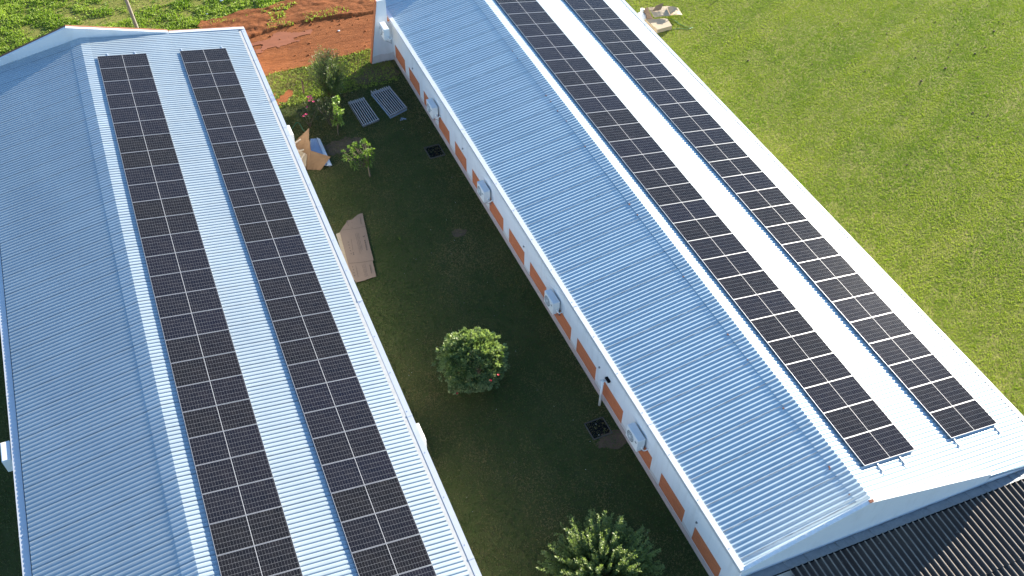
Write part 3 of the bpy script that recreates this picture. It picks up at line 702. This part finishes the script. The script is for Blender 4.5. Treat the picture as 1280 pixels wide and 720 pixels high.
# two open pits with frames
for (cx, cy, wx, wy, rz, lab) in ((-5.60, 17.25, .72, .85, 0.0, 'small square open pit with a concrete rim near the upper part of the panelled wall'),
                                  (-5.62, -.63, .74, .74, 0.0, 'larger dark square pit with a thin rim beside the wall near the short pipe')):
    r = empty('drain_pit', (cx, cy, 0), rz); tag(r, lab, 'drain', 'square pits beside the panelled wall')
    m = MB(); a, b = wx/2, wy/2
    for q in ((-a-.035, a+.035, -b-.035, -b), (-a-.035, a+.035, b, b+.035), (-a-.035, -a, -b, b), (a, a+.035, -b, b)): m.box(*q, 0, .055)
    m.build('rim', simple('pit_rim', (.085, .08, .065), .9, 0, .25, 8, .3), r)
    m = MB(); m.box(-a, a, -b, b, .004, .010); m.build('floor', MAT['black'], r)  # flat black plate at ground level stands in for the pit's shaded depth
    if cy > 0:
        m = MB()
        for k in range(4): m.box(-a, a, -b+.1+k*.2, -b+.13+k*.2, .02, .03)
        m.build('grate', MAT['black'], r)
    else:
        m = MB()
        for k in range(2): x, y = random.uniform(-a*.8, a*.8), random.uniform(-b*.8, b*.8); m.box(x, x+.03, y, y+.02, .0105, .02)
        m.build('litter', MAT['coping'], r)
# two bundles of aluminium rails laid side by side
def rack(corners, n, h, lab, mat2):
    c = [Vector((x, y, 0)) for x, y in corners]; o = sum(c, Vector())/4
    r = empty('rail_bundle', o); tag(r, lab, 'rail bundle', 'bundles of aluminium rails on the grass')
    A, B, C_, D = [p-o for p in c]       # A->B across, A->D along
    for k in range(n):
        t = (k+.5)/n; j = random.uniform(-.05, .05)
        p = A.lerp(B, t); q = D.lerp(C_, t); d = (q-p); p = p+d*j*.6; q = q+d*random.uniform(-.02, .03)
        wv = (B-A).normalized()*(B-A).length/n*.17
        m = MB(); z0 = h-.04+random.uniform(-.004, .004)
        m.prism([p-wv+Vector((0,0,z0)), p+wv+Vector((0,0,z0)), p+wv+Vector((0,0,z0+.035)), p-wv+Vector((0,0,z0+.035))], q-p)
        m.build('rail', MAT['railgrey'], r)
    for t in (.03, .97):
        m = MB(); p = A.lerp(D, t); q = B.lerp(C_, t); a = (D-A).normalized()*.04
        m.prism([p-a+Vector((0,0,h-.10)), p+a+Vector((0,0,h-.10)), p+a+Vector((0,0,h-.041)), p-a+Vector((0,0,h-.041))], q-p)
        m.build('crossbar', MAT['steel'], r)
    m = MB(); pts = [p*.97+Vector((0,0,.01)) for p in (A, B, C_, D)]; m.prism(pts, (0, 0, h-.15)); m.build('wrapped_base', mat2, r)
    m = MB(); pts = [p*.90+Vector((0,0,h-.139)) for p in (A, B, C_, D)]; m.prism(pts, (0, 0, .01)); m.build('gap_shade_sheet', MAT['black'], r)  # black sheet stands in for the shade in the gaps between rails
rack([(-8.41, 22.65), (-7.5, 22.72), (-7.34, 20.62), (-8.3, 20.40)], 8, .16, 'narrower bundle of weathered metal rails lying on the grass nearer the leafy shrub', MAT['steel'])
rack([(-7.08, 22.93), (-5.97, 23.06), (-5.72, 20.93), (-6.78, 20.56)], 9, .24, 'wider bundle of metal rails on a blue wrapped base nearer the panelled wall', MAT['bluepan'])
r = tag(MB().box(-.14, .14, -.03, .03, 0, .03, Matrix.Rotation(-.7, 4, 'Z')).box(-.2, -.05, -.08, -.03, 0, .03).build('metal_offcut', MAT['bluepan'], loc=(-6.15, 20.35, 0)), 'small bent metal offcut lying below the wider rail bundle', 'offcut')
# flattened carton with printing
def sheet_from(poly, z, th, name, mat, parent=None, wob=.03, seed=1):
    """cardboard sheet from an outline, gently warped, with thickness"""
    bm = bmesh.new(); vs = [bm.verts.new((x, y, 0)) for x, y in poly]; bm.faces.new(vs)
    bmesh.ops.triangulate(bm, faces=bm.faces[:]); bmesh.ops.subdivide_edges(bm, edges=bm.edges[:], cuts=3, use_grid_fill=True)
    for v in bm.verts: v.co.z = z+wob*float(fbm(np.array(v.co.x*1.3+seed), np.array(v.co.y*1.3), seed))
    bm.normal_update()
    ret = bmesh.ops.extrude_face_region(bm, geom=bm.faces[:])
    for e in ret['geom']:
        if isinstance(e, bmesh.types.BMVert): e.co.z += th
    bmesh.ops.recalc_face_normals(bm, faces=bm.faces[:])
    me = bpy.data.meshes.new(name); bm.to_mesh(me); bm.free(); return link(name, me, mat, parent)
cr = empty('flattened_carton', (-11.1, 12.1, 0)); tag(cr, 'flattened brown carton with dark printing lying on shaded grass beside the left building', 'cardboard')
O = (-11.1, 12.1)
def rel(pts): return [(x-O[0], y-O[1]) for x, y in pts]
def tri(o, u, v): pass
import functools
def pix(u, v, z=0.0):     # ray from the surveyed camera to a height, used to place yard things
    dd = r2*((u-640)/1202.3)+u2*(-(v-360)/1202.3)+fw; t = (z-CP.z)/dd.z; p = CP+dd*t; return (p.x, p.y)
main = [pix(*p) for p in ((425,291.5),(429,285),(433,280),(434,277),(437,276.5),(440,276),(447,270),(450,268.5),(453.5,268),(455,276),(462,307),(467,326),(466,328),(470.5,347),(463,349),(455,352),(445,354.5),(436,334),(431,315))]
o = sheet_from(rel(main), .05, .012, 'printed_sheet', MAT['cardgrey'], cr, .03)
low = [pix(*p) for p in ((420,293),(425,291),(437,325),(446,352),(441,350),(430,325))]
sheet_from(rel(low), .015, .01, 'lower_sheet', MAT['cardpale'], cr, .01)
# printed marks on the sheet
m = MB()
def mark(u, v, du, dv, wpx):      # a printed stroke from pixel-surveyed ground points, laid on the sheet
    a = Vector(pix(u, v)+(0,)); b = Vector(pix(u+du, v+dv)+(0,)); d = (b-a); nrm = Vector((-d.y, d.x, 0)).normalized()*wpx/31.
    for p in (a, b): pass
    zz = .098
    q = [a-nrm/2, b-nrm/2, b+nrm/2, a+nrm/2]; m.add([(p.x-O[0], p.y-O[1], zz) for p in q], [(0, 1, 2, 3)])
def textline(u, v, du, dv, n, h, gap=.35, sp=()):
    for k in range(n):
        if k in sp: continue
        t0 = k/n; t1 = (k+1-gap)/n; mark(u+du*t0, v+dv*t0, du*(t1-t0), dv*(t1-t0), h*random.choice((.7, .9, 1.0)))
textline(456.2, 302, 2.8, 13, 9, 1.6); mark(453.8, 297, 1.6, 1.2, .9); mark(455.4, 298.2, .6, -2, .6)
for k, (u, v) in enumerate(((444.5, 294), (446.3, 293.6), (448, 293.4))): textline(u, v, 6-k*.4, 25-k*2, 26, .45, .3, (9, 17))
textline(439.3, 301, 2.2, 14, 12, .6); textline(441.8, 317.5, 1, 3.5, 2, 1.6)
for k in range(5): mark(435.3+k*.9, 304+k*3.6, .5, 1.1, .9)
textline(445, 334, 3, 14, 12, .6); textline(462.5, 333, 2.4, 11, 9, 1.3)
for k in range(4): mark(441+k*.8, 335+k*3.6, .4, 1, .9)
for u, v in ((453, 333), (454.6, 332.6), (456.2, 332.2)): textline(u, v, 4, 15, 16, .4, .3, (5, 11))
textline(450.4, 274, 1.4, 8, 8, .8); textline(434.5, 278.5, 1.2, 6, 6, .6)
for u, v in ((440, 286), (440, 279.5)): mark(u, v, .6, .5, .7)
mark(428, 289.5, 16, -1.8, .35); mark(444, 287.7, 13, -3, .35); mark(437, 331, 14, -1, .5); mark(451, 330, 15, -2.6, .5)
m.build('printing', MAT['ink'], o)

# heap of folded cartons beside the left building
def quad_sheet(name, corners, th, mat, parent, n=8, bend=.05, origin=Vector((0,0,0))):
    A, B, C_, D = [Vector(c)-origin for c in corners]; nn = (B-A).cross(D-A).normalized()
    bm = bmesh.new(); g = [[None]*(n+1) for _ in range(n+1)]
    for i in range(n+1):
        for j in range(n+1):
            s_, t_2 = i/n, j/n; p = A*(1-s_)*(1-t_2)+B*s_*(1-t_2)+C_*s_*t_2+D*(1-s_)*t_2
            p = p+nn*(bend*math.sin(math.pi*s_)*(1-.5*t_2)+.012*random.uniform(-1, 1)); g[i][j] = bm.verts.new(p)
    for i in range(n):
        for j in range(n): bm.faces.new((g[i][j], g[i+1][j], g[i+1][j+1], g[i][j+1]))
    bm.normal_update(); ret = bmesh.ops.extrude_face_region(bm, geom=bm.faces[:])
    for e in ret['geom']:
        if isinstance(e, bmesh.types.BMVert): e.co += nn*th
    bmesh.ops.recalc_face_normals(bm, faces=bm.faces[:])
    me = bpy.data.meshes.new(name); bm.to_mesh(me); bm.free(); return link(name, me, mat, parent)
def P3(u, v, z): return Vector(pix(u, v, z)+(z,))
O2 = Vector((-11.3, 19.2, 0))
hp = empty('folded_carton', O2); tag(hp, 'big folded brown carton standing open on the shaded grass by the left eave', 'cardboard')
quad_sheet('side_flap', [P3(366, 180, .05), P3(384, 212, .05), P3(388.5, 187, .75), P3(386.5, 160, 1.15)], .012, MAT['card'], hp, bend=.10, origin=O2)
quad_sheet('front_flap', [P3(384, 212, .06), P3(401, 212.5, .06), P3(413.5, 196, .55), P3(388, 188, .74)], .012, MAT['card'], hp, bend=-.10, origin=O2)
quad_sheet('inner_flap', [P3(370, 198, .08), P3(382, 213, .08), P3(384, 193, .5), P3(372, 186, .45)], .012, MAT['cardpale'], hp, bend=.05, origin=O2)
bp = empty('blue_panel', Vector(pix(397, 190))[:] + (0,) if False else (pix(397, 190)[0], pix(397, 190)[1], 0)); OB = Vector(bp.location)
tag(bp, 'light blue flat panel lying behind the folded brown carton', 'panel')
quad_sheet('panel_face', [P3(388, 205, .10), P3(413, 208, .10), P3(397, 173.5, .22), P3(388, 174, .22)], .03, MAT['bluepan'], bp, bend=0.01, origin=OB)
quad_sheet('edge_strip', [P3(409, 207, .16), P3(415, 207, .13), P3(400, 174, .24), P3(396, 172.5, .27)], .03, MAT['film'], bp, bend=0.0, origin=OB)
for k, (a, b, w_, lab) in enumerate((((368, 180, .7), (376, 174.5, .8), .035, 'upper pale timber batten sticking out of the folded carton'),
                             ((371, 189.5, .6), (380, 187.5, .7), .03, 'middle pale timber batten sticking out of the folded carton'),
                             ((376, 201, .45), (381, 192, .6), .03, 'lower pale timber batten sticking out of the folded carton'))):
    A = P3(*a); B = P3(*b); m = MB(); d_ = (B-A).normalized(); s_ = d_.cross(Vector((0, 0, 1))).normalized()*w_
    m.prism([A-s_, A+s_, A+s_+Vector((0, 0, .04)), A-s_+Vector((0, 0, .04))], B-A); tag(m.build('timber_batten', MAT['palewood']), lab, 'batten', 'battens in the folded carton')
# green hoses
hz = []
for k in range(60):
    t = k/59; u = 358+27*t; v = 157+5*math.sin(t*9)+3*t; hz.append(Vector(pix(u, v)+(.02,)))
gline(hz, .016, 'garden_hose', MAT['hose'], 'green hose snaking on the shaded grass above the folded carton', 'hose')
hz = [Vector(pix(868-44*t, 36+4*math.sin(t*5)-6*(1-t)*0+3*math.sin(t*2), )+(.03,)) for t in np.linspace(0, 1, 40)]
hz = [Vector(pix(u, v)+(.03,)) for u, v in ((838,24),(843,26),(850,31),(858,34),(866,35),(860,37),(850,36),(842,37),(838,37))]
gline(hz, .013, 'green_cord', MAT['hose'], 'thin green cord on the sunlit lawn beside the pale cartons', 'cord')

# carton pile behind the right building
O3 = Vector((11.0, 24.0, 0))
c1 = empty('opened_carton', O3); tag(c1, 'opened brown carton with raised flaps on top of the pile beyond the right roof', 'cardboard')
quad_sheet('left_flap', [P3(806.5, 24, .10), P3(816.5, 24, .25), P3(809.5, 9, .75), P3(801, 13, .45)], .012, MAT['cardgrey'], c1, bend=.02, origin=O3)
quad_sheet('floor_flap', [P3(818, 22, .35), P3(837.5, 19.5, .35), P3(832, 8, .5), P3(810, 9.5, .7)], .014, MAT['cardpale'], c1, bend=.02, origin=O3)
quad_sheet('raised_flap', [P3(815.5, 14, .66), P3(826, 12, .6), P3(830, 3, 1.0), P3(820, 7, .95)], .012, MAT['cardgrey'], c1, bend=.03, origin=O3)
c2 = empty('flat_carton', O3+Vector((1.2, 0, 0))); tag(c2, 'pale flattened carton with a curved flap, right end of the pile', 'cardboard')
quad_sheet('sheet', [P3(836, 20, .30), P3(853, 19, .22), P3(847, 10, .25), P3(832, 8, .35)], .03, MAT['cardpale'], c2, bend=.04, origin=O3+Vector((1.2, 0, 0)))
quad_sheet('curled_flap', [P3(838, 18.5, .36), P3(848, 14.5, .34), P3(846, 9.5, .60), P3(834, 9, .5)], .012, MAT['cardpale'], c2, bend=.14, origin=O3+Vector((1.2, 0, 0)))
c3 = empty('stacked_carton', O3+Vector((-.4, -1.2, 0))); tag(c3, 'pale closed flat carton lying on the grass, lower end of the pile', 'cardboard')
q = [P3(806, 29, .0), P3(821, 42, .0), P3(839.5, 37, .0), P3(833, 27.5, .0)]; q = [p-c3.location for p in q]
m = MB(); m.prism(q[::-1], (0, 0, .24)); m.build('body', MAT['cardpale'], c3, bevel=.01)
q2 = [p*.98+Vector((0, 0, .245)) for p in q]; m = MB(); m.prism(q2[::-1], (0, 0, .012)); m.build('lid_sheet', MAT['cardpale'], c3)
m = MB(); pr = [(.0, .0), (.16, .02), (.20, .10), (.17, .22), (.10, .30), (.06, .36), (.07, .48), (.085, .52)]
bp0 = P3(808, 12, 0); 
for i in range(len(pr)-1): pass
def lathe(mb, prof, c, n=16, jit=.0):
    vs = []; fs = []
    for r_, z in prof:
        for k in range(n): a = 2*math.pi*k/n; rr_ = r_*(1+random.uniform(-jit, jit)); vs.append((c[0]+rr_*math.cos(a), c[1]+rr_*math.sin(a), c[2]+z))
    for i in range(len(prof)-1):
        for k in range(n): fs.append((i*n+k, i*n+(k+1) % n, (i+1)*n+(k+1) % n, (i+1)*n+k))
    mb.add(vs, fs)
m = MB(); lathe(m, [(.02, 0), (.30, .02), (.33, .15), (.26, .32), (.14, .42), (.09, .5), (.10, .62), (.12, .68), (.02, .69)], (0, 0, 0), 18, .12)
tag(m.build('plastic_sack', MAT['film'], smooth=True, loc=(9.75, 24.05, 0)), 'bulging white plastic sack with a twisted neck behind the opened carton', 'sack')
m = MB(); lathe(m, [(.02, 0), (.16, .02), (.18, .12), (.11, .24), (.02, .28)], (0, 0, 0), 12, .2)
tag(m.build('crumpled_bag', MAT['film'], smooth=True, loc=(pix(805, 21)[0], pix(805, 21)[1], 0)), 'small crumpled clear bag at the left foot of the carton pile', 'bag')
# posts
def post(x, y, h, r_, lab, name='wooden_post', lean=(0, 0)):
    m = MB(); m.tube([(0, 0, 0), (lean[0]*.5, lean[1]*.5, h*.5), (lean[0], lean[1], h)], [r_*1.1, r_, r_*.9], 8); return tag(m.build(name, MAT['wood'], loc=(x, y, 0)), lab, 'post')
post(-10.28, 24.4, .80, .04, 'short dark wooden post in the sunlit verge left of the leafy shrub')
post(16.35, 24.95, .62, .035, 'short wooden post at the upper edge of the sunlit lawn casting a long thin shadow')
px_, py_ = pix(172, 37)
m = MB(); m.tube([(0, 0, -.1), (-.15, .2, 2.4), (-.34, .46, 5.2)], [.10, .085, .07], 10); o = m.build('utility_pole', MAT['palebark'], loc=(px_, py_, 0)); tag(o, 'slim leaning timber pole rising from the rough grass beyond the left parapet', 'pole')
# litter on the road and grass
for (u, v, s_, lab) in ((423.5, 39.5, .06, 'small white scrap of litter on the red dirt road'), (277, 1.5, .11, 'white rag lying among weeds by the upper edge of the photo'), (259, 18.5, .06, 'white scrap lying on the rough grass near the dirt bank')):
    x, y = pix(u, v); m = MB()
    bm = bmesh.new(); bmesh.ops.create_icosphere(bm, subdivisions=2, radius=s_)
    for q_ in bm.verts: q_.co.x *= random.uniform(.8, 1.5); q_.co.z = abs(q_.co.z)*.35*random.uniform(.4, 1.2)
    me = bpy.data.meshes.new('scrap'); bm.to_mesh(me); bm.free(); tag(link('litter_scrap', me, MAT['film'], loc=(x, y, .06)), lab, 'litter', 'white scraps of litter')

# ================================================================== PLANTS
def leaves(P, D, ln, wd, vary, fold=.25, droop=.0):
    """P bases, D directions (unit), rhomb leaves folded along the midrib"""
    n = len(P); up_ = np.array([0, 0, 1.])
    s = np.cross(D, up_+RNG.normal(0, .35, (n, 3))); s /= np.linalg.norm(s, axis=1)[:, None]+1e-6
    nn = np.cross(s, D)
    L = ln*RNG.uniform(.7, 1.25, n); W_ = wd*RNG.uniform(.7, 1.2, n)
    tip = P+D*L[:, None]-np.array([0, 0, 1.])*(droop*L)[:, None]; mid = P+D*(L*.5)[:, None]
    a = mid+s*W_[:, None]/2+nn*(W_*fold)[:, None]; b = mid-s*W_[:, None]/2+nn*(W_*fold)[:, None]
    V = np.stack([P, a, tip, b], 1).reshape(-1, 3); k = np.arange(n)[:, None]*4
    F = np.concatenate([k+np.array([[0, 1, 2]]), k+np.array([[0, 2, 3]])], 0)
    return V, F, np.repeat(np.clip(vary, 0, 1), 4)
def unit(a): return a/(np.linalg.norm(a, axis=1)[:, None]+1e-9)
def flowers(pts, r_, mat, parent, name='flower'):
    for p in pts:
        m = MB()
        for k in range(5):
            a = 2*math.pi*k/5+random.random(); dx = Vector((math.cos(a), math.sin(a), .35))*r_; sd2 = Vector((-math.sin(a), math.cos(a), 0))*r_*.5
            m.add([Vector(p), Vector(p)+dx*.6+sd2, Vector(p)+dx, Vector(p)+dx*.6-sd2], [(0, 1, 2, 3)])
        m.build(name, mat, parent)
# --- round hibiscus bush
hb = (-9.12, 3.35)
r = empty('hibiscus_bush', hb+(0,)); tag(r, 'round glossy green bush with a few red flowers in the shaded courtyard', 'bush')
def crown_round(center, R3, nclump, per, leaf, lw_, noise=.12):
    Ps = []; Ds = []; Vs = []
    for k in range(nclump):
        d = RNG.normal(0, 1, 3); d /= np.linalg.norm(d); d[2] = abs(d[2])*1.0 if RNG.random() < .8 else d[2]
        rr_ = RNG.uniform(.55, 1.0)**.5*(1+noise*RNG.normal()); c = np.array(center)+d*np.array(R3)*rr_
        if c[2] < .15: c[2] = RNG.uniform(.15, .5)
        n = int(per*RNG.uniform(.6, 1.3)); q = RNG.normal(0, 1, (n, 3)); q = unit(q); dd = unit(q+d*1.1+np.array([0, 0, .3]))
        Ps.append(c+q*RNG.uniform(0, .09, (n, 1))); Ds.append(dd); Vs.append(np.full(n, RNG.uniform(.1, .9))+RNG.normal(0, .2, n))
    return np.vstack(Ps), np.vstack(Ds), np.concatenate(Vs)
P, D, vv = crown_round((0, 0, 1.1), (1.28, 1.22, 1.2), 900, 20, .12, .07, .07)
V, F, c = leaves(P, D, .115, .075, vv); link('crown', np_mesh('crown', V, F, c), MAT['l_hib'], r)
m = MB()
for k in range(9):
    a = 2*math.pi*k/9; e = Vector((math.cos(a)*.8, math.sin(a)*.8, random.uniform(1.1, 1.8))); m.tube([(0, 0, 0), e*.4+Vector((0, 0, .15)), e], [.05, .03, .012], 6)
m.build('stems', MAT['bark'], r)
fl = []
for (du, dv) in ((603,444.5),(573,465.5),(623,469),(613.5,476),(571.5,492.5),(562,497),(586,475)):
    z = 2.0 if dv < 460 else (1.6 if dv < 480 else .9); x, y = pix(du, dv, z); fl.append((x-hb[0], y-hb[1], z+.03))
flowers(fl[:5], .05, MAT['red'], r)
# --- spiky bush at the bottom
sb = (-8.30, -6.1)
r = empty('spiky_bush', sb+(0,)); tag(r, 'big green bush with long upright leafy shoots at the bottom of the courtyard', 'bush')
Ps = []; Ds = []; Vs = []; m = MB()
def shoot(base, dirv, L, n, lean_=.15, store=None, lr=.5, rad_=.05):
    t = RNG.uniform(0.05, 1, n); side = RNG.normal(0, 1, 3); side /= np.linalg.norm(side)
    curve = np.array(base)[None]+np.array(dirv)[None]*(t*L)[:, None]+np.array([0, 0, 1.])[None]*(lean_*L*t**2)[:, None]
    q = unit(RNG.normal(0, 1, (n, 3))); dd = unit(q*1.0+np.array(dirv)*.9)
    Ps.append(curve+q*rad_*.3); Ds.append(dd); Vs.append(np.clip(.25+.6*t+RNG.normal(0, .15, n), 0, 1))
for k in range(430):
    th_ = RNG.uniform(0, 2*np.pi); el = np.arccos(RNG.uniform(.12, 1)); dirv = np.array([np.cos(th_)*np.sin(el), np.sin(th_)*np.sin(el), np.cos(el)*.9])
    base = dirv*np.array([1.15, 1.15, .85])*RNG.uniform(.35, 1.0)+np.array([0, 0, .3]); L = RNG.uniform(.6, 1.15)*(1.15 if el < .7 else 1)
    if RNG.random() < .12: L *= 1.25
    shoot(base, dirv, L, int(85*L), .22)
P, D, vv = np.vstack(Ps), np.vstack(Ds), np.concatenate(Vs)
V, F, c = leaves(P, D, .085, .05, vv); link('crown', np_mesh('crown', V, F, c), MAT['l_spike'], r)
for k in range(26):
    a = random.uniform(0, 6.28); rr_ = random.uniform(.3, 1.0); e = Vector((math.cos(a)*rr_, math.sin(a)*rr_, random.uniform(.6, 1.1))); m.tube([(0, 0, 0), e*.45+Vector((0, 0, .1)), e], [.03, .016, .005], 5)
m.build('stems', MAT['bark'], r)
# --- tall feathery shrub
tb = (-8.95, 23.6)
r = empty('leafy_shrub', tb+(0,)); tag(r, 'tall loose leafy shrub with thin arching branches between the dirt road and courtyard', 'shrub')
Ps, Ds, Vs = [], [], []; m = MB()
for k in range(120):
    a = RNG.uniform(0, 2*np.pi); sp = RNG.uniform(.05, 1.0)**.7; h = RNG.uniform(1.3, 2.75)*(1-.2*sp)
    if k < 26: h = RNG.uniform(2.4, 2.95); sp = RNG.uniform(.1, .6)
    tip = np.array([np.cos(a)*sp*1.15, np.sin(a)*sp*1.35, h]); b0 = np.array([np.cos(a)*.1, np.sin(a)*.1, 0]); midp = b0*.5+tip*np.array([.38, .38, .6])
    pts = [(1-t)**2*b0+2*t*(1-t)*midp+t*t*tip for t in np.linspace(0, 1, 7)]
    m.tube([Vector(p) for p in pts], [.022*(1-.85*i/6) for i in range(7)], 4, False)
    n = int(RNG.uniform(70, 120)); t = RNG.uniform(.3 if k % 3 else .12, 1, n)
    c0 = ((1-t)**2)[:, None]*b0+(2*t*(1-t))[:, None]*midp+(t*t)[:, None]*tip; q = unit(RNG.normal(0, 1, (n, 3)))
    Ps.append(c0+q*RNG.uniform(.0, .17, (n, 1))); Ds.append(unit(q+np.array([0, 0, .5]))); Vs.append(np.clip(RNG.normal(.45, .25, n), 0, 1))
P, D, vv = np.vstack(Ps), np.vstack(Ds), np.concatenate(Vs)
V, F, c = leaves(P, D, .085, .035, vv); link('crown', np_mesh('crown', V, F, c), MAT['l_tall'], r)
m.build('stems', MAT['bark'], r)
# --- darker shrub just in front, in the shade
db = (-9.75, 21.15)
r = empty('dark_shrub', db+(0,)); tag(r, 'dark loose shrub in the shade below the sunlit leafy shrub, behind the pale leaved one', 'shrub')
P, D, vv = crown_round((0, .1, .6), (.75, .95, .8), 170, 11, .1, .05, .3); V, F, c = leaves(P, D, .08, .035, vv*.8); link('crown', np_mesh('crown', V, F, c), MAT['l_dark'], r)
m = MB()
for k in range(9): a = k*.7; m.tube([(0, 0, 0), (math.cos(a)*.3, math.sin(a)*.3, .8), (math.cos(a)*.6, math.sin(a)*.6, 1.45)], [.022, .014, .006], 5)
m.build('stems', MAT['bark'], r)
# --- pale leaved climber in front of it
cb = (-9.62, 20.35)
r = empty('pale_leaved_shrub', cb+(0,)); tag(r, 'slender shrub with big pale lime leaves in front of the tall leafy shrub', 'shrub')
P = []; D = []; vv = []
for k in range(34):
    zc = RNG.uniform(.7, 2.25); cpt = np.array([.12+RNG.normal(0, .10)+.06*(zc-1.3), RNG.normal(0, .16), zc]); n = 13; q = unit(RNG.normal(0, 1, (n, 3)))
    P.append(cpt+q*.03); D.append(unit(q+np.array([0, 0, .3]))); vv.append(np.clip(RNG.normal(.55, .25, n)+.12*(zc-1.2), 0, 1))
P, D, vv = np.vstack(P), np.vstack(D), np.concatenate(vv); V, F, c = leaves(P, D, .13, .09, vv, droop=.2); link('crown', np_mesh('crown', V, F, c), MAT['l_bright'], r)
m = MB(); m.tube([(0, 0, 0), (.05, .02, 1.1), (.15, 0, 2.2)], [.03, .022, .01], 6); m.tube([(0, 0, .3), (.2, -.1, 1.2)], [.02, .01], 6); m.build('trunk', MAT['bark'], r)
# --- red flowering shrub
fb = (-10.75, 21.5)
r = empty('flowering_shrub', fb+(0,)); tag(r, 'low dark shrub with scattered pink red flowers left of the tall leafy shrub', 'shrub')
P, D, vv = crown_round((0, 0, .6), (.65, .7, .7), 90, 12, .1, .05, .3); V, F, c = leaves(P, D, .08, .04, vv*.7); link('crown', np_mesh('crown', V, F, c), MAT['l_dark'], r)
m = MB()
for k in range(6): a = k*1.05; m.tube([(0, 0, 0), (math.cos(a)*.25, math.sin(a)*.25, .6), (math.cos(a)*.5, math.sin(a)*.5, 1.1)], [.02, .012, .006], 5)
m.build('stems', MAT['bark'], r)
fl = []
for (u, v) in ((388,120.5),(390,123),(386.5,122),(384,134),(389,124.5),(383,143),(380,145),(387,126),(385,121),(392,127)):
    x, y = pix(u, v, 1.45 if v < 130 else 1.0); fl.append((x-fb[0], y-fb[1], 1.45 if v < 130 else 1.0))
flowers(fl, .085, MAT['pink'], r)
# --- small frangipani like tree
sb2 = (-9.12, 16.7)
r = empty('small_tree', sb2+(0,)); tag(r, 'small sparse tree with lime green leaf rosettes at its branch tips on the shaded grass', 'tree')
tips = []
for (u, v, z) in ((429,190,1.75),(431,196,1.6),(436.5,184.5,1.9),(444,180.5,2.0),(443,183,1.95),(455,176.5,2.1),(457,179,2.05),(465,187,1.75),(459,189,1.75),(456,193,1.6),(460,195,1.55),(446,197,1.5),(441,188,1.8),(449,184,1.9),(452.5,178,2.0),(431,200,1.45),(460.5,182,1.95),(440,190.5,1.7)):
    x, y = pix(u, v, z); tips.append(np.array([x-sb2[0], y-sb2[1], z]))
m = MB(); fork = Vector((-.02, .05, .55)); m.tube([(0, 0, 0), (0, .02, .3), fork], [.05, .042, .035], 8)
for t in tips: tt = Vector(t); m.tube([fork, fork.lerp(tt, .5)+Vector((0, 0, -.08)), tt], [.022, .016, .011], 5)
m.build('trunk', MAT['bark'], r)
P = []; D = []; vv = []
for t in tips:
    n = 20; a = RNG.uniform(0, 2*np.pi, n); e = RNG.uniform(.0, .9, n); q = np.stack([np.cos(a)*np.cos(e), np.sin(a)*np.cos(e), np.sin(e)], -1)
    P.append(t+q*.02); D.append(q); vv.append(np.clip(RNG.normal(.6, .22, n), 0, 1))
for k in range(60):
    b_ = tips[RNG.integers(len(tips))]*RNG.uniform(.45, .85); q = unit(RNG.normal(0, 1, (6, 3))); P.append(b_+q*.04); D.append(q); vv.append(np.full(6, .15))
P, D, vv = np.vstack(P), np.vstack(D), np.concatenate(vv); V, F, c = leaves(P, D, .15, .06, vv, droop=.15); link('crown', np_mesh('crown', V, F, c), MAT['l_bright'], r)
# a lone tuft of tall grass in the courtyard
x, y = pix(500, 300)
m = MB()
for k in range(14):
    a = random.uniform(0, 6.28); l_ = random.uniform(.1, .3); m.add([(0, 0, 0), (.012, .01, 0), (math.cos(a)*l_*.5, math.sin(a)*l_*.5, l_)], [(0, 1, 2)])
me = m.mesh('tuft'); at = me.attributes.new('vary', 'FLOAT', 'POINT'); at.data.foreach_set('value', [.9]*len(me.vertices)); tag(link('grass_tuft', me, MAT['l_bright'], loc=(x, y, 0)), 'single yellow green tuft on worn soil in the courtyard', 'grass tuft')
